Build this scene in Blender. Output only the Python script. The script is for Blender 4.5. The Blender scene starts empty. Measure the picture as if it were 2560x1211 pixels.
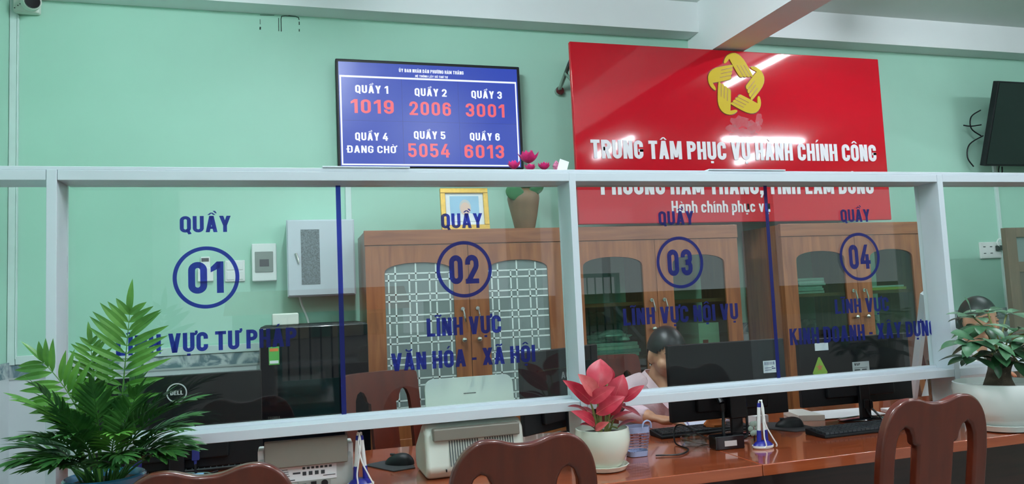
import bpy, bmesh, math, random, unicodedata
from mathutils import Vector, Matrix
random.seed(7)
PI = math.pi
sc = bpy.context.scene
COL = sc.collection

# ------------------------------------------------------------------ camera
def make_camera():
    f, yaw, pitch, roll = 1886.57, 0.287122198, 0.0794361504, -0.0450643837
    fwd = Vector((math.sin(yaw) * math.cos(pitch), math.cos(yaw) * math.cos(pitch), math.sin(pitch)))
    right = Vector((math.cos(yaw), -math.sin(yaw), 0))
    up = right.cross(fwd)
    r = math.cos(roll) * right + math.sin(roll) * up
    u = -math.sin(roll) * right + math.cos(roll) * up
    cd = bpy.data.cameras.new('camera'); cd.sensor_fit = 'HORIZONTAL'; cd.sensor_width = 36.0
    cd.lens = f / 2560 * 36.0; cd.clip_start = 0.05; cd.clip_end = 200
    o = bpy.data.objects.new('camera', cd); COL.objects.link(o)
    m = Matrix.Identity(4)
    for i in range(3):
        m[i][0], m[i][1], m[i][2] = r[i], u[i], -fwd[i]
    m[0][3], m[1][3], m[2][3] = 0.0, -2.35553, 1.31
    o.matrix_world = m
    sc.camera = o
make_camera()

# ------------------------------------------------------------------ world, exposure
w = bpy.data.worlds.new('sky'); sc.world = w; w.use_nodes = True
nt = w.node_tree
sky = nt.nodes.new('ShaderNodeTexSky'); sky.sky_type = 'HOSEK_WILKIE'; sky.turbidity = 6.0; sky.ground_albedo = 0.5
sky.sun_direction = (0.3, 0.5, 0.8)
mixn = nt.nodes.new('ShaderNodeMixRGB'); mixn.inputs[0].default_value = 0.9
mixn.inputs[2].default_value = (0.86, 0.93, 1.0, 1)
nt.links.new(sky.outputs[0], mixn.inputs[1]); nt.links.new(mixn.outputs[0], nt.nodes['Background'].inputs[0])
nt.nodes['Background'].inputs[1].default_value = 1.3
vs = sc.view_settings
vs.view_transform = 'Standard'; vs.look = 'None'; vs.exposure = -0.15; vs.gamma = 1.0; vs.use_curve_mapping = False
sc.cycles.use_denoising = True
sc.cycles.max_bounces = 8; sc.cycles.diffuse_bounces = 5; sc.cycles.glossy_bounces = 4
sc.cycles.transparent_max_bounces = 24; sc.cycles.transmission_bounces = 6
sc.cycles.caustics_reflective = False; sc.cycles.caustics_refractive = False
TUBE_E = 330.0

# ------------------------------------------------------------------ materials
def lin(c):
    return tuple((x / 255 / 12.92) if x / 255 <= 0.04045 else ((x / 255 + 0.055) / 1.055) ** 2.4 for x in c)
_M = {}
def mat(name, c, rough=0.5, metal=0.0, coat=0.0, spec=0.5, vary=0.05, scale=8.0, bump=0.0, emit=0.0, trans=0.0, alpha=1.0):
    if name in _M: return _M[name]
    m = bpy.data.materials.new(name); m.use_nodes = True; n = m.node_tree.nodes; l = m.node_tree.links
    p = n['Principled BSDF']; c = lin(c)
    p.inputs['Roughness'].default_value = rough; p.inputs['Metallic'].default_value = metal
    p.inputs['Coat Weight'].default_value = coat; p.inputs['Coat Roughness'].default_value = 0.05
    p.inputs['Specular IOR Level'].default_value = spec; p.inputs['Transmission Weight'].default_value = trans
    p.inputs['Alpha'].default_value = alpha
    if vary > 0:
        tc = n.new('ShaderNodeTexCoord'); ns = n.new('ShaderNodeTexNoise'); ns.inputs['Scale'].default_value = scale
        ns.inputs['Detail'].default_value = 4
        rp = n.new('ShaderNodeValToRGB'); rp.color_ramp.elements[0].position = 0.3; rp.color_ramp.elements[1].position = 0.7
        rp.color_ramp.elements[0].color = (*[x * (1 - vary) for x in c], 1); rp.color_ramp.elements[1].color = (*[min(1, x * (1 + vary)) for x in c], 1)
        l.new(tc.outputs['Object'], ns.inputs['Vector']); l.new(ns.outputs['Fac'], rp.inputs[0]); l.new(rp.outputs[0], p.inputs['Base Color'])
        if bump > 0:
            b = n.new('ShaderNodeBump'); b.inputs['Strength'].default_value = bump; b.inputs['Distance'].default_value = 0.01
            n2 = n.new('ShaderNodeTexNoise'); n2.inputs['Scale'].default_value = scale * 12
            l.new(tc.outputs['Object'], n2.inputs['Vector']); l.new(n2.outputs['Fac'], b.inputs['Height']); l.new(b.outputs[0], p.inputs['Normal'])
    else:
        p.inputs['Base Color'].default_value = (*c, 1)
    if emit > 0:
        p.inputs['Emission Color'].default_value = (*c, 1); p.inputs['Emission Strength'].default_value = emit
    _M[name] = m
    return m

def wood(name, dark, light, rough=0.25, coat=0.6, axis='X', scale=1.0):
    if name in _M: return _M[name]
    m = bpy.data.materials.new(name); m.use_nodes = True; n = m.node_tree.nodes; l = m.node_tree.links
    p = n['Principled BSDF']; p.inputs['Roughness'].default_value = rough; p.inputs['Coat Weight'].default_value = coat
    p.inputs['Coat Roughness'].default_value = 0.06
    tc = n.new('ShaderNodeTexCoord'); mp = n.new('ShaderNodeMapping')
    mp.inputs['Scale'].default_value = {'X': (1.2, 14, 14), 'Z': (14, 14, 1.2), 'Y': (14, 1.2, 14)}[axis]
    ns = n.new('ShaderNodeTexNoise'); ns.inputs['Scale'].default_value = 2.2 * scale; ns.inputs['Detail'].default_value = 7; ns.inputs['Distortion'].default_value = 0.6
    rp = n.new('ShaderNodeValToRGB'); rp.color_ramp.elements[0].position = 0.32; rp.color_ramp.elements[1].position = 0.68
    rp.color_ramp.elements[0].color = (*lin(dark), 1); rp.color_ramp.elements[1].color = (*lin(light), 1)
    l.new(tc.outputs['Object'], mp.inputs[0]); l.new(mp.outputs[0], ns.inputs['Vector']); l.new(ns.outputs['Fac'], rp.inputs[0]); l.new(rp.outputs[0], p.inputs['Base Color'])
    _M[name] = m
    return m

def glass(name, tint=(0.95, 0.98, 0.96), f0=0.04, haze=0.0):
    if name in _M: return _M[name]
    m = bpy.data.materials.new(name); m.use_nodes = True; n = m.node_tree.nodes; l = m.node_tree.links
    n.remove(n['Principled BSDF'])
    g = n.new('ShaderNodeNewGeometry'); d = n.new('ShaderNodeVectorMath'); d.operation = 'DOT_PRODUCT'
    ab = n.new('ShaderNodeMath'); ab.operation = 'ABSOLUTE'
    om = n.new('ShaderNodeMath'); om.operation = 'SUBTRACT'; om.inputs[0].default_value = 1
    pw = n.new('ShaderNodeMath'); pw.operation = 'POWER'; pw.inputs[1].default_value = 5
    ma = n.new('ShaderNodeMath'); ma.operation = 'MULTIPLY_ADD'; ma.inputs[1].default_value = 1 - f0; ma.inputs[2].default_value = f0
    t = n.new('ShaderNodeBsdfTransparent'); t.inputs[0].default_value = (*tint, 1)
    gl = n.new('ShaderNodeBsdfGlossy'); gl.inputs['Roughness'].default_value = 0.0
    mx = n.new('ShaderNodeMixShader'); out = n['Material Output']
    l.new(g.outputs['Normal'], d.inputs[0]); l.new(g.outputs['Incoming'], d.inputs[1]); l.new(d.outputs['Value'], ab.inputs[0])
    l.new(ab.outputs[0], om.inputs[1]); l.new(om.outputs[0], pw.inputs[0]); l.new(pw.outputs[0], ma.inputs[0])
    l.new(ma.outputs[0], mx.inputs[0]); l.new(t.outputs[0], mx.inputs[1]); l.new(gl.outputs[0], mx.inputs[2])
    last = mx
    if haze > 0:
        df = n.new('ShaderNodeBsdfDiffuse'); df.inputs[0].default_value = (0.75, 0.8, 0.78, 1)
        m2 = n.new('ShaderNodeMixShader'); m2.inputs[0].default_value = haze
        l.new(mx.outputs[0], m2.inputs[1]); l.new(df.outputs[0], m2.inputs[2]); last = m2
    l.new(last.outputs[0], out.inputs[0])
    _M[name] = m
    return m

GREEN = mat('green_wall_paint', (168, 213, 193), 0.55, vary=0.03, scale=1.5, bump=0.03)
WHITEP = mat('white_plaster', (228, 232, 232), 0.7, vary=0.02, scale=2)
CEIL = mat('ceiling_paint', (214, 224, 220), 0.8, vary=0.02, scale=2)
ALU = mat('white_powder_coated_aluminium', (214, 221, 228), 0.36, vary=0.015, scale=3, spec=0.5)
def vinyl():
    m = mat('blue_vinyl', (20, 30, 112), 0.4, vary=0); n = m.node_tree.nodes; l = m.node_tree.links
    tr = n.new('ShaderNodeBsdfTransparent'); tr.inputs[0].default_value = (.07, .11, .85, 1); mx = n.new('ShaderNodeMixShader'); mx.inputs[0].default_value = .4
    l.new(n['Principled BSDF'].outputs[0], mx.inputs[1]); l.new(tr.outputs[0], mx.inputs[2]); l.new(mx.outputs[0], n['Material Output'].inputs[0])
    return m
BLUE = vinyl()
REDS = mat('glossy_red_sign', (186, 16, 34), 0.06, spec=.42, vary=0.03, scale=1.2)
SIGNW = mat('white_sign_letters', (226, 222, 226), 0.3, vary=0.02)
YEL = mat('yellow_emblem', (200, 170, 4), 0.5, vary=0.02, spec=.25)
DARKR = mat('dark_red_line', (110, 16, 26), 0.4, vary=0.02)
BLACKP = mat('black_plastic', (16, 18, 21), 0.35, vary=0.08, scale=20, spec=0.4)
BLACKM = mat('matt_black_plastic', (17, 20, 23), 0.5, vary=0.08, scale=20, spec=0.3)
BLACKG = mat('black_gloss', (14, 17, 22), 0.08, coat=0.5, vary=0.05)
DGREY = mat('dark_grey_plastic', (52, 56, 60), 0.5, vary=0.06)
GREYP = mat('grey_plastic', (150, 152, 146), 0.5, vary=0.03)
TAUPE = mat('taupe_plastic', (128, 122, 112), 0.5, vary=0.03)
OFFW = mat('off_white_plastic', (216, 222, 212), 0.4, vary=0.02)
WHITEPL = mat('white_plastic', (234, 236, 234), 0.4, vary=0.02)
PAPER = mat('paper', (232, 234, 236), 0.8, vary=0.02, scale=30)
STEELM = mat('brushed_steel', (190, 190, 186), 0.25, metal=1.0, vary=0.06, scale=30)
CHROME = mat('chrome', (225, 225, 220), 0.12, metal=1.0, vary=0.03)
GALV = mat('grey_metal_box', (196, 204, 212), 0.45, vary=0.03)
PERF = mat('perforated_grille', (96, 108, 112), 0.6, vary=0.55, scale=160)
W_CH = wood('dark_red_lacquered_wood', (78, 26, 13), (92, 32, 16), 0.28, 0.3, 'Z')
W_CT = wood('counter_wood', (142, 64, 34), (164, 80, 46), 0.18, 0.8, 'X')
W_CTD = wood('counter_front_wood', (44, 20, 16), (60, 28, 21), 0.4, 0.3, 'X')
W_CAB = wood('cabinet_wood', (126, 70, 38), (158, 98, 56), 0.35, 0.4, 'Z')
W_CABH = wood('cabinet_wood_horizontal', (124, 68, 36), (154, 94, 54), 0.35, 0.4, 'X')
GLASS = glass('clear_glass', (0.955, 0.985, 0.97), 0.042)
CABGL = glass('cabinet_glass', (0.62, 0.78, 0.70), 0.05)
FROST = mat('frosted_glass', (116, 130, 128), 0.35, vary=0.05)
LATT = mat('white_lattice_film', (214, 226, 222), 0.5, vary=0.02)
SKIN = mat('skin', (196, 142, 112), 0.5, vary=0.06, scale=12)
HAIR = mat('black_hair', (10, 10, 14), 0.42, vary=0.3, scale=40, spec=0.5)
PINK = mat('pale_pink_fabric', (226, 196, 204), 0.85, vary=0.04, scale=10, bump=0.15)
WHITEF = mat('white_fabric', (226, 228, 232), 0.85, vary=0.04, scale=10, bump=0.1)
MARK = mat('dark_wall_scuff', (44, 62, 54), 0.9, vary=0.3, scale=60)

# ------------------------------------------------------------------ geometry helpers
def catmull(pts, n=6, closed=False):
    P = [Vector(p) for p in pts]; out = []; N = len(P)
    rng = range(N if closed else N - 1)
    for i in rng:
        if closed: a, b, c, d = P[(i - 1) % N], P[i], P[(i + 1) % N], P[(i + 2) % N]
        else: a, b, c, d = P[max(i - 1, 0)], P[i], P[i + 1], P[min(i + 2, N - 1)]
        for k in range(n):
            t = k / n
            out.append(0.5 * ((2 * b) + (c - a) * t + (2 * a - 5 * b + 4 * c - d) * t * t + (3 * b - a - 3 * c + d) * t ** 3))
    if not closed: out.append(P[-1])
    return out

def arc(cx, cy, rx, ry, a0, a1, n=8):
    return [(cx + rx * math.cos(math.radians(a0 + (a1 - a0) * i / n)), cy + ry * math.sin(math.radians(a0 + (a1 - a0) * i / n))) for i in range(n + 1)]

class B:
    def __init__(s): s.bm = bmesh.new()
    def face(s, pts):
        try: return s.bm.faces.new([s.bm.verts.new(p) for p in pts])
        except ValueError: return None
    def box(s, x0, x1, y0, y1, z0, z1, M=None):
        vs_ = [Vector((x, y, z)) for x in (x0, x1) for y in (y0, y1) for z in (z0, z1)]
        if M is not None: vs_ = [M @ v for v in vs_]
        v = [s.bm.verts.new(p) for p in vs_]
        for f in ((0, 1, 3, 2), (4, 6, 7, 5), (0, 4, 5, 1), (2, 3, 7, 6), (0, 2, 6, 4), (1, 5, 7, 3)):
            s.bm.faces.new([v[i] for i in f])
        return s
    def ring(s, c, r, ax, n, ry=None, rot=0):
        ax = Vector(ax).normalized()
        h = Vector((0, 0, 1)) if abs(ax.z) < 0.95 else Vector((0, 1, 0))
        a = ax.cross(h).normalized(); b = ax.cross(a).normalized()
        ry = r if ry is None else ry
        return [s.bm.verts.new(Vector(c) + a * (r * math.cos(2 * PI * i / n + rot)) + b * (ry * math.sin(2 * PI * i / n + rot))) for i in range(n)]
    def bridge(s, r1, r2):
        n = len(r1)
        for i in range(n):
            s.bm.faces.new((r1[i], r1[(i + 1) % n], r2[(i + 1) % n], r2[i]))
    def tube(s, pts, r, n=10, caps=True, ry=None):
        P = [Vector(p) for p in pts]; N = len(P); R = r if isinstance(r, (list, tuple)) else [r] * N
        prev = None; a = None
        for i in range(N):
            d = (P[min(i + 1, N - 1)] - P[max(i - 1, 0)])
            d = d.normalized() if d.length > 1e-9 else Vector((0, 0, 1))
            if a is None:
                h = Vector((0, 0, 1)) if abs(d.z) < 0.9 else Vector((0, 1, 0))
                a = d.cross(h).normalized()
            else:
                a = (a - d * a.dot(d))
                a = a.normalized() if a.length > 1e-6 else d.orthogonal().normalized()
            b = d.cross(a).normalized()
            k = 1.0 if ry is None else ry
            rr = [s.bm.verts.new(P[i] + a * (R[i] * math.cos(2 * PI * j / n)) + b * (R[i] * k * math.sin(2 * PI * j / n))) for j in range(n)]
            if prev: s.bridge(prev, rr)
            elif caps: s.bm.faces.new(rr)
            prev = rr
        if caps: s.bm.faces.new(prev)
        return s
    def cyl(s, p0, p1, r0, r1=None, n=20): return s.tube([p0, p1], [r0, r0 if r1 is None else r1], n)
    def lathe(s, prof, cx, cy, n=40, sx=1.0, sy=1.0, close=True, rot=0.0, wob=None):
        prev = None
        for r, z in prof:
            rr = []
            for i in range(n):
                a = 2 * PI * i / n; q = r * (1 + (wob(a, z) if wob else 0))
                x, y = q * math.cos(a) * sx, q * math.sin(a) * sy
                rr.append(s.bm.verts.new((cx + x * math.cos(rot) - y * math.sin(rot), cy + x * math.sin(rot) + y * math.cos(rot), z)))
            if prev: s.bridge(prev, rr)
            elif close: s.bm.faces.new(rr)
            prev = rr
        if close: s.bm.faces.new(prev)
        return s
    def sphere(s, c, rx, ry=None, rz=None, u=20, v=12, M=None):
        ry = rx if ry is None else ry; rz = rx if rz is None else rz
        g = bmesh.ops.create_uvsphere(s.bm, u_segments=u, v_segments=v, radius=1.0)['verts']
        for q in g:
            p = Vector((q.co.x * rx, q.co.y * ry, q.co.z * rz))
            q.co = (M @ p if M is not None else p) + Vector(c)
        return g
    def plate(s, outer, holes, th, fmap):
        """outline with holes in (u,v), thickness th; fmap(u,v,d) -> point"""
        es = []
        for loop in [outer] + list(holes):
            vv = [s.bm.verts.new(fmap(p[0], p[1], 0)) for p in loop]
            es += [s.bm.edges.new((vv[i], vv[(i + 1) % len(vv)])) for i in range(len(vv))]
        r = bmesh.ops.triangle_fill(s.bm, use_beauty=True, use_dissolve=False, edges=es)
        fs = [g for g in r['geom'] if isinstance(g, bmesh.types.BMFace)]
        if th:
            vec = Vector(fmap(0, 0, th)) - Vector(fmap(0, 0, 0))
            ex = bmesh.ops.extrude_face_region(s.bm, geom=fs)
            for g in ex['geom']:
                if isinstance(g, bmesh.types.BMVert): g.co += vec
        return s
    def done(s, name, m, parent=None, smooth=35, bevel=0.0, seg=2, mods=None, loc=None):
        bmesh.ops.recalc_face_normals(s.bm, faces=s.bm.faces[:])
        if smooth:
            lim = math.radians(smooth)
            for f in s.bm.faces: f.smooth = True
            for e in s.bm.edges:
                e.smooth = bevel > 0 or (len(e.link_faces) == 2 and e.calc_face_angle(3.0) < lim)
        me = bpy.data.meshes.new(name); 
        if loc is not None:
            T = Vector(loc)
            for v in s.bm.verts: v.co -= T
        s.bm.to_mesh(me); s.bm.free()
        me.materials.append(m)
        o = bpy.data.objects.new(name, me); COL.objects.link(o)
        if loc is not None: o.location = loc
        if parent is not None: adopt(o, parent)
        if bevel > 0:
            b = o.modifiers.new('bevel', 'BEVEL'); b.width = bevel; b.segments = seg; b.limit_method = 'ANGLE'; b.angle_limit = math.radians(40); b.harden_normals = True
        return o

def prism_x(b, prof, x0, x1):
    l = [b.bm.verts.new((x0, y, z)) for y, z in prof]; r = [b.bm.verts.new((x1, y, z)) for y, z in prof]
    b.bm.faces.new(l); b.bm.faces.new(r); n = len(prof)
    for i in range(n): b.bm.faces.new((l[i], l[(i + 1) % n], r[(i + 1) % n], r[i]))
    return b
def world_of(o):
    m = Matrix.LocRotScale(o.location, o.rotation_euler, o.scale)
    if o.parent is not None: m = world_of(o.parent) @ o.matrix_parent_inverse @ m
    return m
def adopt(o, parent):
    o.parent = parent; o.matrix_parent_inverse = world_of(parent).inverted()

def tag(o, label=None, cat=None, group=None, kind=None):
    if label: o['label'] = label
    if cat: o['category'] = cat
    if group: o['group'] = group
    if kind: o['kind'] = kind
    return o
def thing(name, label, cat, loc=(0, 0, 0), rz=0.0, group=None):
    o = bpy.data.objects.new(name, None); COL.objects.link(o); o.empty_display_size = 0.05
    o.location = loc; o.rotation_euler = (0, 0, rz)
    return tag(o, label, cat, group)
def place(root, loc, rz=0.0):
    root.location = loc; root.rotation_euler = (0, 0, rz); return root
def kids(o): return [c for c in COL.objects if c.parent == o]
def dup(root, loc, rz=0.0, label=None):
    r = root.copy(); COL.objects.link(r); r.location = loc; r.rotation_euler = (0, 0, rz)
    if label: r['label'] = label
    for ch in kids(root):
        c = ch.copy(); COL.objects.link(c); c.parent = r
        for g in kids(ch):
            d = g.copy(); COL.objects.link(d); d.parent = c
    return r
def struct(b, name, m, parent=None, **k):
    o = b.done(name, m, parent, **k)
    if parent is None: o['kind'] = 'structure'
    return o

# ------------------------------------------------------------------ lettering (own condensed bold strokes)
def glyph(ch, t):
    w = 0.52; h = t / 2; q = []; s = []
    def rr(x0, y0, x1, y1, r, n=6):
        return arc(x1 - r, y1 - r, r, r, 0, 90, n) + arc(x0 + r, y1 - r, r, r, 90, 180, n) + arc(x0 + r, y0 + r, r, r, 180, 270, n) + arc(x1 - r, y0 + r, r, r, 270, 360, n)
    r = (w - t) * 0.5
    def box(x0, y0, x1, y1): q.append([(x0, y0), (x1, y0), (x1, y1), (x0, y1)])
    if ch in 'O0Q':
        s.append((rr(h, h, w - h, 1 - h, r), True))
        if ch == 'Q': q.append([(w * .5, .16), (w * .5 + t * .75, .24), (w + .03, -.08), (w - .12, -.12)])
    elif ch == 'C': s.append(([(w - h, .64)] + arc(w - h - r, 1 - h - r, r, r, 0, 90) + arc(h + r, 1 - h - r, r, r, 90, 180) + arc(h + r, h + r, r, r, 180, 270) + arc(w - h - r, h + r, r, r, 270, 360) + [(w - h, .36)], False))
    elif ch == 'G':
        s.append(([(w - h, .64)] + arc(w - h - r, 1 - h - r, r, r, 0, 90) + arc(h + r, 1 - h - r, r, r, 90, 180) + arc(h + r, h + r, r, r, 180, 270) + arc(w - h - r, h + r, r, r, 270, 360) + [(w - h, .52)], False)); box(w * .5, .38, w, .53)
    elif ch == 'U': s.append(([(h, 1)] + arc(h + r, h + r, r, r, 180, 270) + arc(w - h - r, h + r, r, r, 270, 360) + [(w - h, 1)], False))
    elif ch in 'S5':
        r2 = r * 0.98
        if ch == 'S': top = [(w - h, .68)] + arc(w - h - r2, 1 - h - r2, r2, r2, 0, 90) + arc(h + r2, 1 - h - r2, r2, r2, 90, 180) + [(h, .70), (h + .03, .60), (w / 2, .50), (w - h - .03, .40), (w - h, .31)]
        else:
            box(.02, 1 - t * .85, w - .03, 1); box(.02, .45, .02 + t * .95, 1)
            top = [(h + .02, .50), (h + .1, .60 - h * .3), (w - h - r2, .62 - h * .3)] + arc(w - h - r2, .62 - h * .3 - r2, r2, r2, 90, 0)
        s.append((top + arc(w - h - r2, h + r2, r2, r2, 0, -90) + arc(h + r2, h + r2, r2, r2, 270, 180) + [(h, .33 if ch == 'S' else .30)], False))
    elif ch == 'D': s.append(([(h, h), (h, 1 - h)] + arc(w - h - r, 1 - h - r, r, r, 90, 0) + arc(w - h - r, h + r, r, r, 0, -90), True))
    elif ch in 'PR':
        box(0, 0, t, 1); rb = min(r, (0.56 - t) / 2 + .03)
        s.append(([(h, 1 - h)] + arc(w - h - rb, 1 - h - rb, rb, rb, 90, 0) + arc(w - h - rb, .42 + h + rb, rb, rb, 0, -90) + [(h, .42 + h)], False))
        if ch == 'R': q.append([(w * .36, .46), (w * .36 + t, .46), (w + .01, 0), (w - t * 1.02, 0)])
    elif ch == 'B':
        box(0, 0, t, 1); rb = (0.56 - t) / 2
        for a_, b_ in ((h, .5), (.5, 1 - h)): s.append(([(h, b_)] + arc(w - h - rb * .9, b_ - rb * .7, rb * .9, rb * .7, 90, 0) + arc(w - h - rb * .9, a_ + rb * .7, rb * .9, rb * .7, 0, -90) + [(h, a_)], False))
    elif ch in 'AV':
        w = .56; a = t * 1.15
        pl = [[(0, 0), (t * 1.02, 0), (w / 2 + a / 2, 1), (w / 2 - a / 2, 1)], [(w - t * 1.02, 0), (w, 0), (w / 2 + a / 2, 1), (w / 2 - a / 2, 1)]]
        if ch == 'A': pl.append([(w * .22, .2), (w * .78, .2), (w * .74, .35), (w * .26, .35)])
        else: pl = [[(x, 1 - y) for x, y in p] for p in pl]
        q += pl
    elif ch == 'Y': w = .56; q += [[(0, 1), (t * 1.1, 1), (w / 2 + h, .40), (w / 2 - h, .40)], [(w - t * 1.1, 1), (w, 1), (w / 2 + h, .40), (w / 2 - h, .40)]]; box(w / 2 - h, 0, w / 2 + h, .42)
    elif ch == 'X': w = .56; q += [[(0, 1), (t * 1.12, 1), (w, 0), (w - t * 1.12, 0)], [(0, 0), (t * 1.12, 0), (w, 1), (w - t * 1.12, 1)]]
    elif ch == 'K': box(0, 0, t, 1); w = .55; q += [[(t * .6, .38), (t * .6, .60), (w - t * 1.05, 1), (w, 1)], [(t * 1.0, .50), (t * 1.6, .70), (w + .01, 0), (w - t * 1.1, 0)]]
    elif ch == 'N': box(0, 0, t, 1); box(w - t, 0, w, 1); q.append([(0, 1), (t * 1.05, 1), (w, 0), (w - t * 1.05, 0)])
    elif ch == 'M': w = .68; box(0, 0, t * .95, 1); box(w - t * .95, 0, w, 1); q += [[(0, 1), (t * 1.1, 1), (w / 2 + h * .8, .1), (w / 2 - h * .8, .1)], [(w - t * 1.1, 1), (w, 1), (w / 2 + h * .8, .1), (w / 2 - h * .8, .1)]]
    elif ch == 'H': box(0, 0, t, 1); box(w - t, 0, w, 1); box(t * .5, .42, w - t * .5, .58)
    elif ch == 'L': w = .44; box(0, 0, t, 1); box(0, 0, w, t * .85)
    elif ch == 'E': w = .44; box(0, 0, t, 1); box(0, 0, w, t * .85); box(0, 1 - t * .85, w, 1); box(0, .43, w * .92, .43 + t * .8)
    elif ch == 'T': w = .50; box(w / 2 - h, 0, w / 2 + h, 1); box(0, 1 - t * .88, w, 1)
    elif ch in 'Ii': w = t; box(0, 0, t, 1 if ch == 'I' else .72)
    elif ch == '-': w = .26; box(0, .34, w, .48)
    elif ch == ',': w = t; q.append([(0, 0), (t, 0), (t, t), (0, t)]); q.append([(t * .4, .02), (t, .02), (t * .5, -.2), (t * .05, -.16)])
    elif ch == '1': w = .36; box(w - t, 0, w, 1); q.append([(0, .82), (0, .66), (w - t * .5, .80), (w - t * .5, 1), (w - t, 1)])
    elif ch == '2': s.append(([(h, .66), (h, .70)] + arc(w / 2, 1 - h - r, r, r, 180, 0) + [(w - h, .62), (w - h - .02, .55), (h + .04, .12)], False)); box(0, 0, w, t * .88)
    elif ch == '3':
        for sg in (1, -1):
            pts = [(h, .5 + sg * .19), (h, .5 + sg * .22)] + [(x, .5 + sg * (y - .5)) for x, y in arc(w / 2, 1 - h - r, r, r, 180, 0)] + [(w - h, .5 + sg * .12), (w - h - .04, .5 + sg * .03), (w * .42, .5)]
            s.append((pts, False))
    elif ch == '4': w = .56; q += [[(0, .22), (0, .38), (w * .48, 1), (w * .80, 1), (t * 1.15, .38), (t * 1.15, .22)]]; box(0, .20, w, .35); box(w - t * 1.45, 0, w - t * .45, .60)
    elif ch in '69':
        pts = [(w - h, .70)] + arc(w / 2, 1 - h - r, r, r, 0, 180) + arc(h + r, h + r, r, r, 180, 270) + arc(w - h - r, h + r, r, r, 270, 360) + arc(w - h - r, .60 - r, r, r, 0, 90) + arc(h + r, .60 - r, r, r, 90, 170)
        if ch == '9': pts = [(w - x, 1 - y) for x, y in pts]
        s.append((pts, False))
    elif ch in 'hnu':
        w = .44; r = (w - t) / 2
        if ch == 'u': s.append(([(h, .72)] + arc(w / 2, h + r, r, r, 180, 360) + [(w - h, .72)], False)); box(w - t, 0, w, .72)
        else: box(0, 0, t, 1 if ch == 'h' else .72); s.append(([(h, .3), (h, .72 - h - r)] + arc(w / 2, .72 - h - r, r, r, 180, 0) + [(w - h, 0)], False))
    elif ch == 'c': w = .42; r = (w - t) / 2; s.append(([(w - h, .48)] + arc(w / 2, .72 - h - r, r, r, 0, 180) + arc(w / 2, h + r, r, r, 180, 360) + [(w - h, .25)], False))
    elif ch == 'a': w = .44; r = (w - t) / 2; s.append((rr(h, h, w - h, .72 - h, r), True)); box(w - t, 0, w, .72)
    elif ch == 'p': w = .44; r = (w - t) / 2; s.append((rr(h, h, w - h, .72 - h, r), True)); box(0, -.24, t, .72)
    elif ch == 'v': w = .46; q += [[(0, .72), (t, .72), (w / 2 + h, 0), (w / 2 - h, 0)], [(w - t, .72), (w, .72), (w / 2 + h, 0), (w / 2 - h, 0)]]
    return w, q, s

def strip(pts, t, closed):
    P = [Vector((p[0], p[1])) for p in pts]; Q = [P[0]]
    for p in P[1:]:
        if (p - Q[-1]).length > 1e-4: Q.append(p)
    if closed and (Q[0] - Q[-1]).length < 1e-4: Q.pop()
    N = len(Q); L = []; R = []
    for i in range(N):
        a = Q[i] - Q[i - 1] if (i > 0 or closed) else Q[1] - Q[0]
        b = Q[(i + 1) % N] - Q[i] if (i < N - 1 or closed) else Q[-1] - Q[-2]
        na = Vector((-a.y, a.x)).normalized(); nb = Vector((-b.y, b.x)).normalized()
        m = na + nb; m = m.normalized() if m.length > 1e-6 else na
        k = min(1.6, 1 / max(0.3, m.dot(na)))
        L.append(Q[i] + m * (t / 2 * k)); R.append(Q[i] - m * (t / 2 * k))
    return [[L[i], L[(i + 1) % N], R[(i + 1) % N], R[i]] for i in range(N if closed else N - 1)]

def layout(text, t=0.19, gap=0.085, space=0.24):
    polys = []; x = 0.0
    for ch in text:
        if ch == ' ': x += space; continue
        base = unicodedata.normalize('NFD', ch); marks = base[1:]; base = base[0]
        bar = base in 'Đđ'
        if bar: base = 'D'
        w, q, s = glyph(base, t)
        low = base.islower(); top = 0.72 if low and base != 'h' else 1.0
        ps = list(q)
        for pts, cl in s: ps += strip(pts, t, cl)
        d = 0.085; cx = w / 2
        if bar: ps.append([(-.08, .44), (w * .45, .44), (w * .45, .57), (-.08, .57)])
        hat = '\u0302' in marks or '\u0306' in marks
        tx = cx + (.17 if hat else 0); ty = top + (.14 if hat else .06)
        for mk in marks:
            if mk == '\u0302': ps += [[(cx - .2, top + .06), (cx - .09, top + .06), (cx + .05, top + .2), (cx - .05, top + .2)], [(cx + .2, top + .06), (cx + .09, top + .06), (cx - .05, top + .2), (cx + .05, top + .2)]]
            elif mk == '\u0306': ps += strip([(cx - .15, top + .19), (cx - .1, top + .10), (cx, top + .07), (cx + .1, top + .10), (cx + .15, top + .19)], d, False)
            elif mk == '\u0300': ps.append([(tx - .11, ty + .17), (tx + .01, ty + .17), (tx + .09, ty + .02), (tx + .02, ty + .02)])
            elif mk == '\u0301': ps.append([(tx + .11, ty + .17), (tx - .01, ty + .17), (tx - .09, ty + .02), (tx - .02, ty + .02)])
            elif mk == '\u0303': ps += strip([(cx - .17, top + .07), (cx - .1, top + .14), (cx, top + .12), (cx + .08, top + .09), (cx + .17, top + .17)], d, False)
            elif mk == '\u0309': ps += strip([(tx - .06, ty + .16), (tx, ty + .2), (tx + .06, ty + .15), (tx, ty + .09), (tx, ty + .03)], d * .8, False)
            elif mk == '\u0323': ps.append([(cx - .08, -.20), (cx + .08, -.20), (cx + .08, -.08), (cx - .08, -.08)])
            elif mk == '\u031b': ps += strip([(w - t * .4, .90), (w + .05, .92), (w + .09, 1.0), (w + .07, 1.09)], .12, False)
        polys += [[(p[0] + x, p[1]) for p in poly] for poly in ps]
        x += w + gap
    return polys, x - gap

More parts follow.
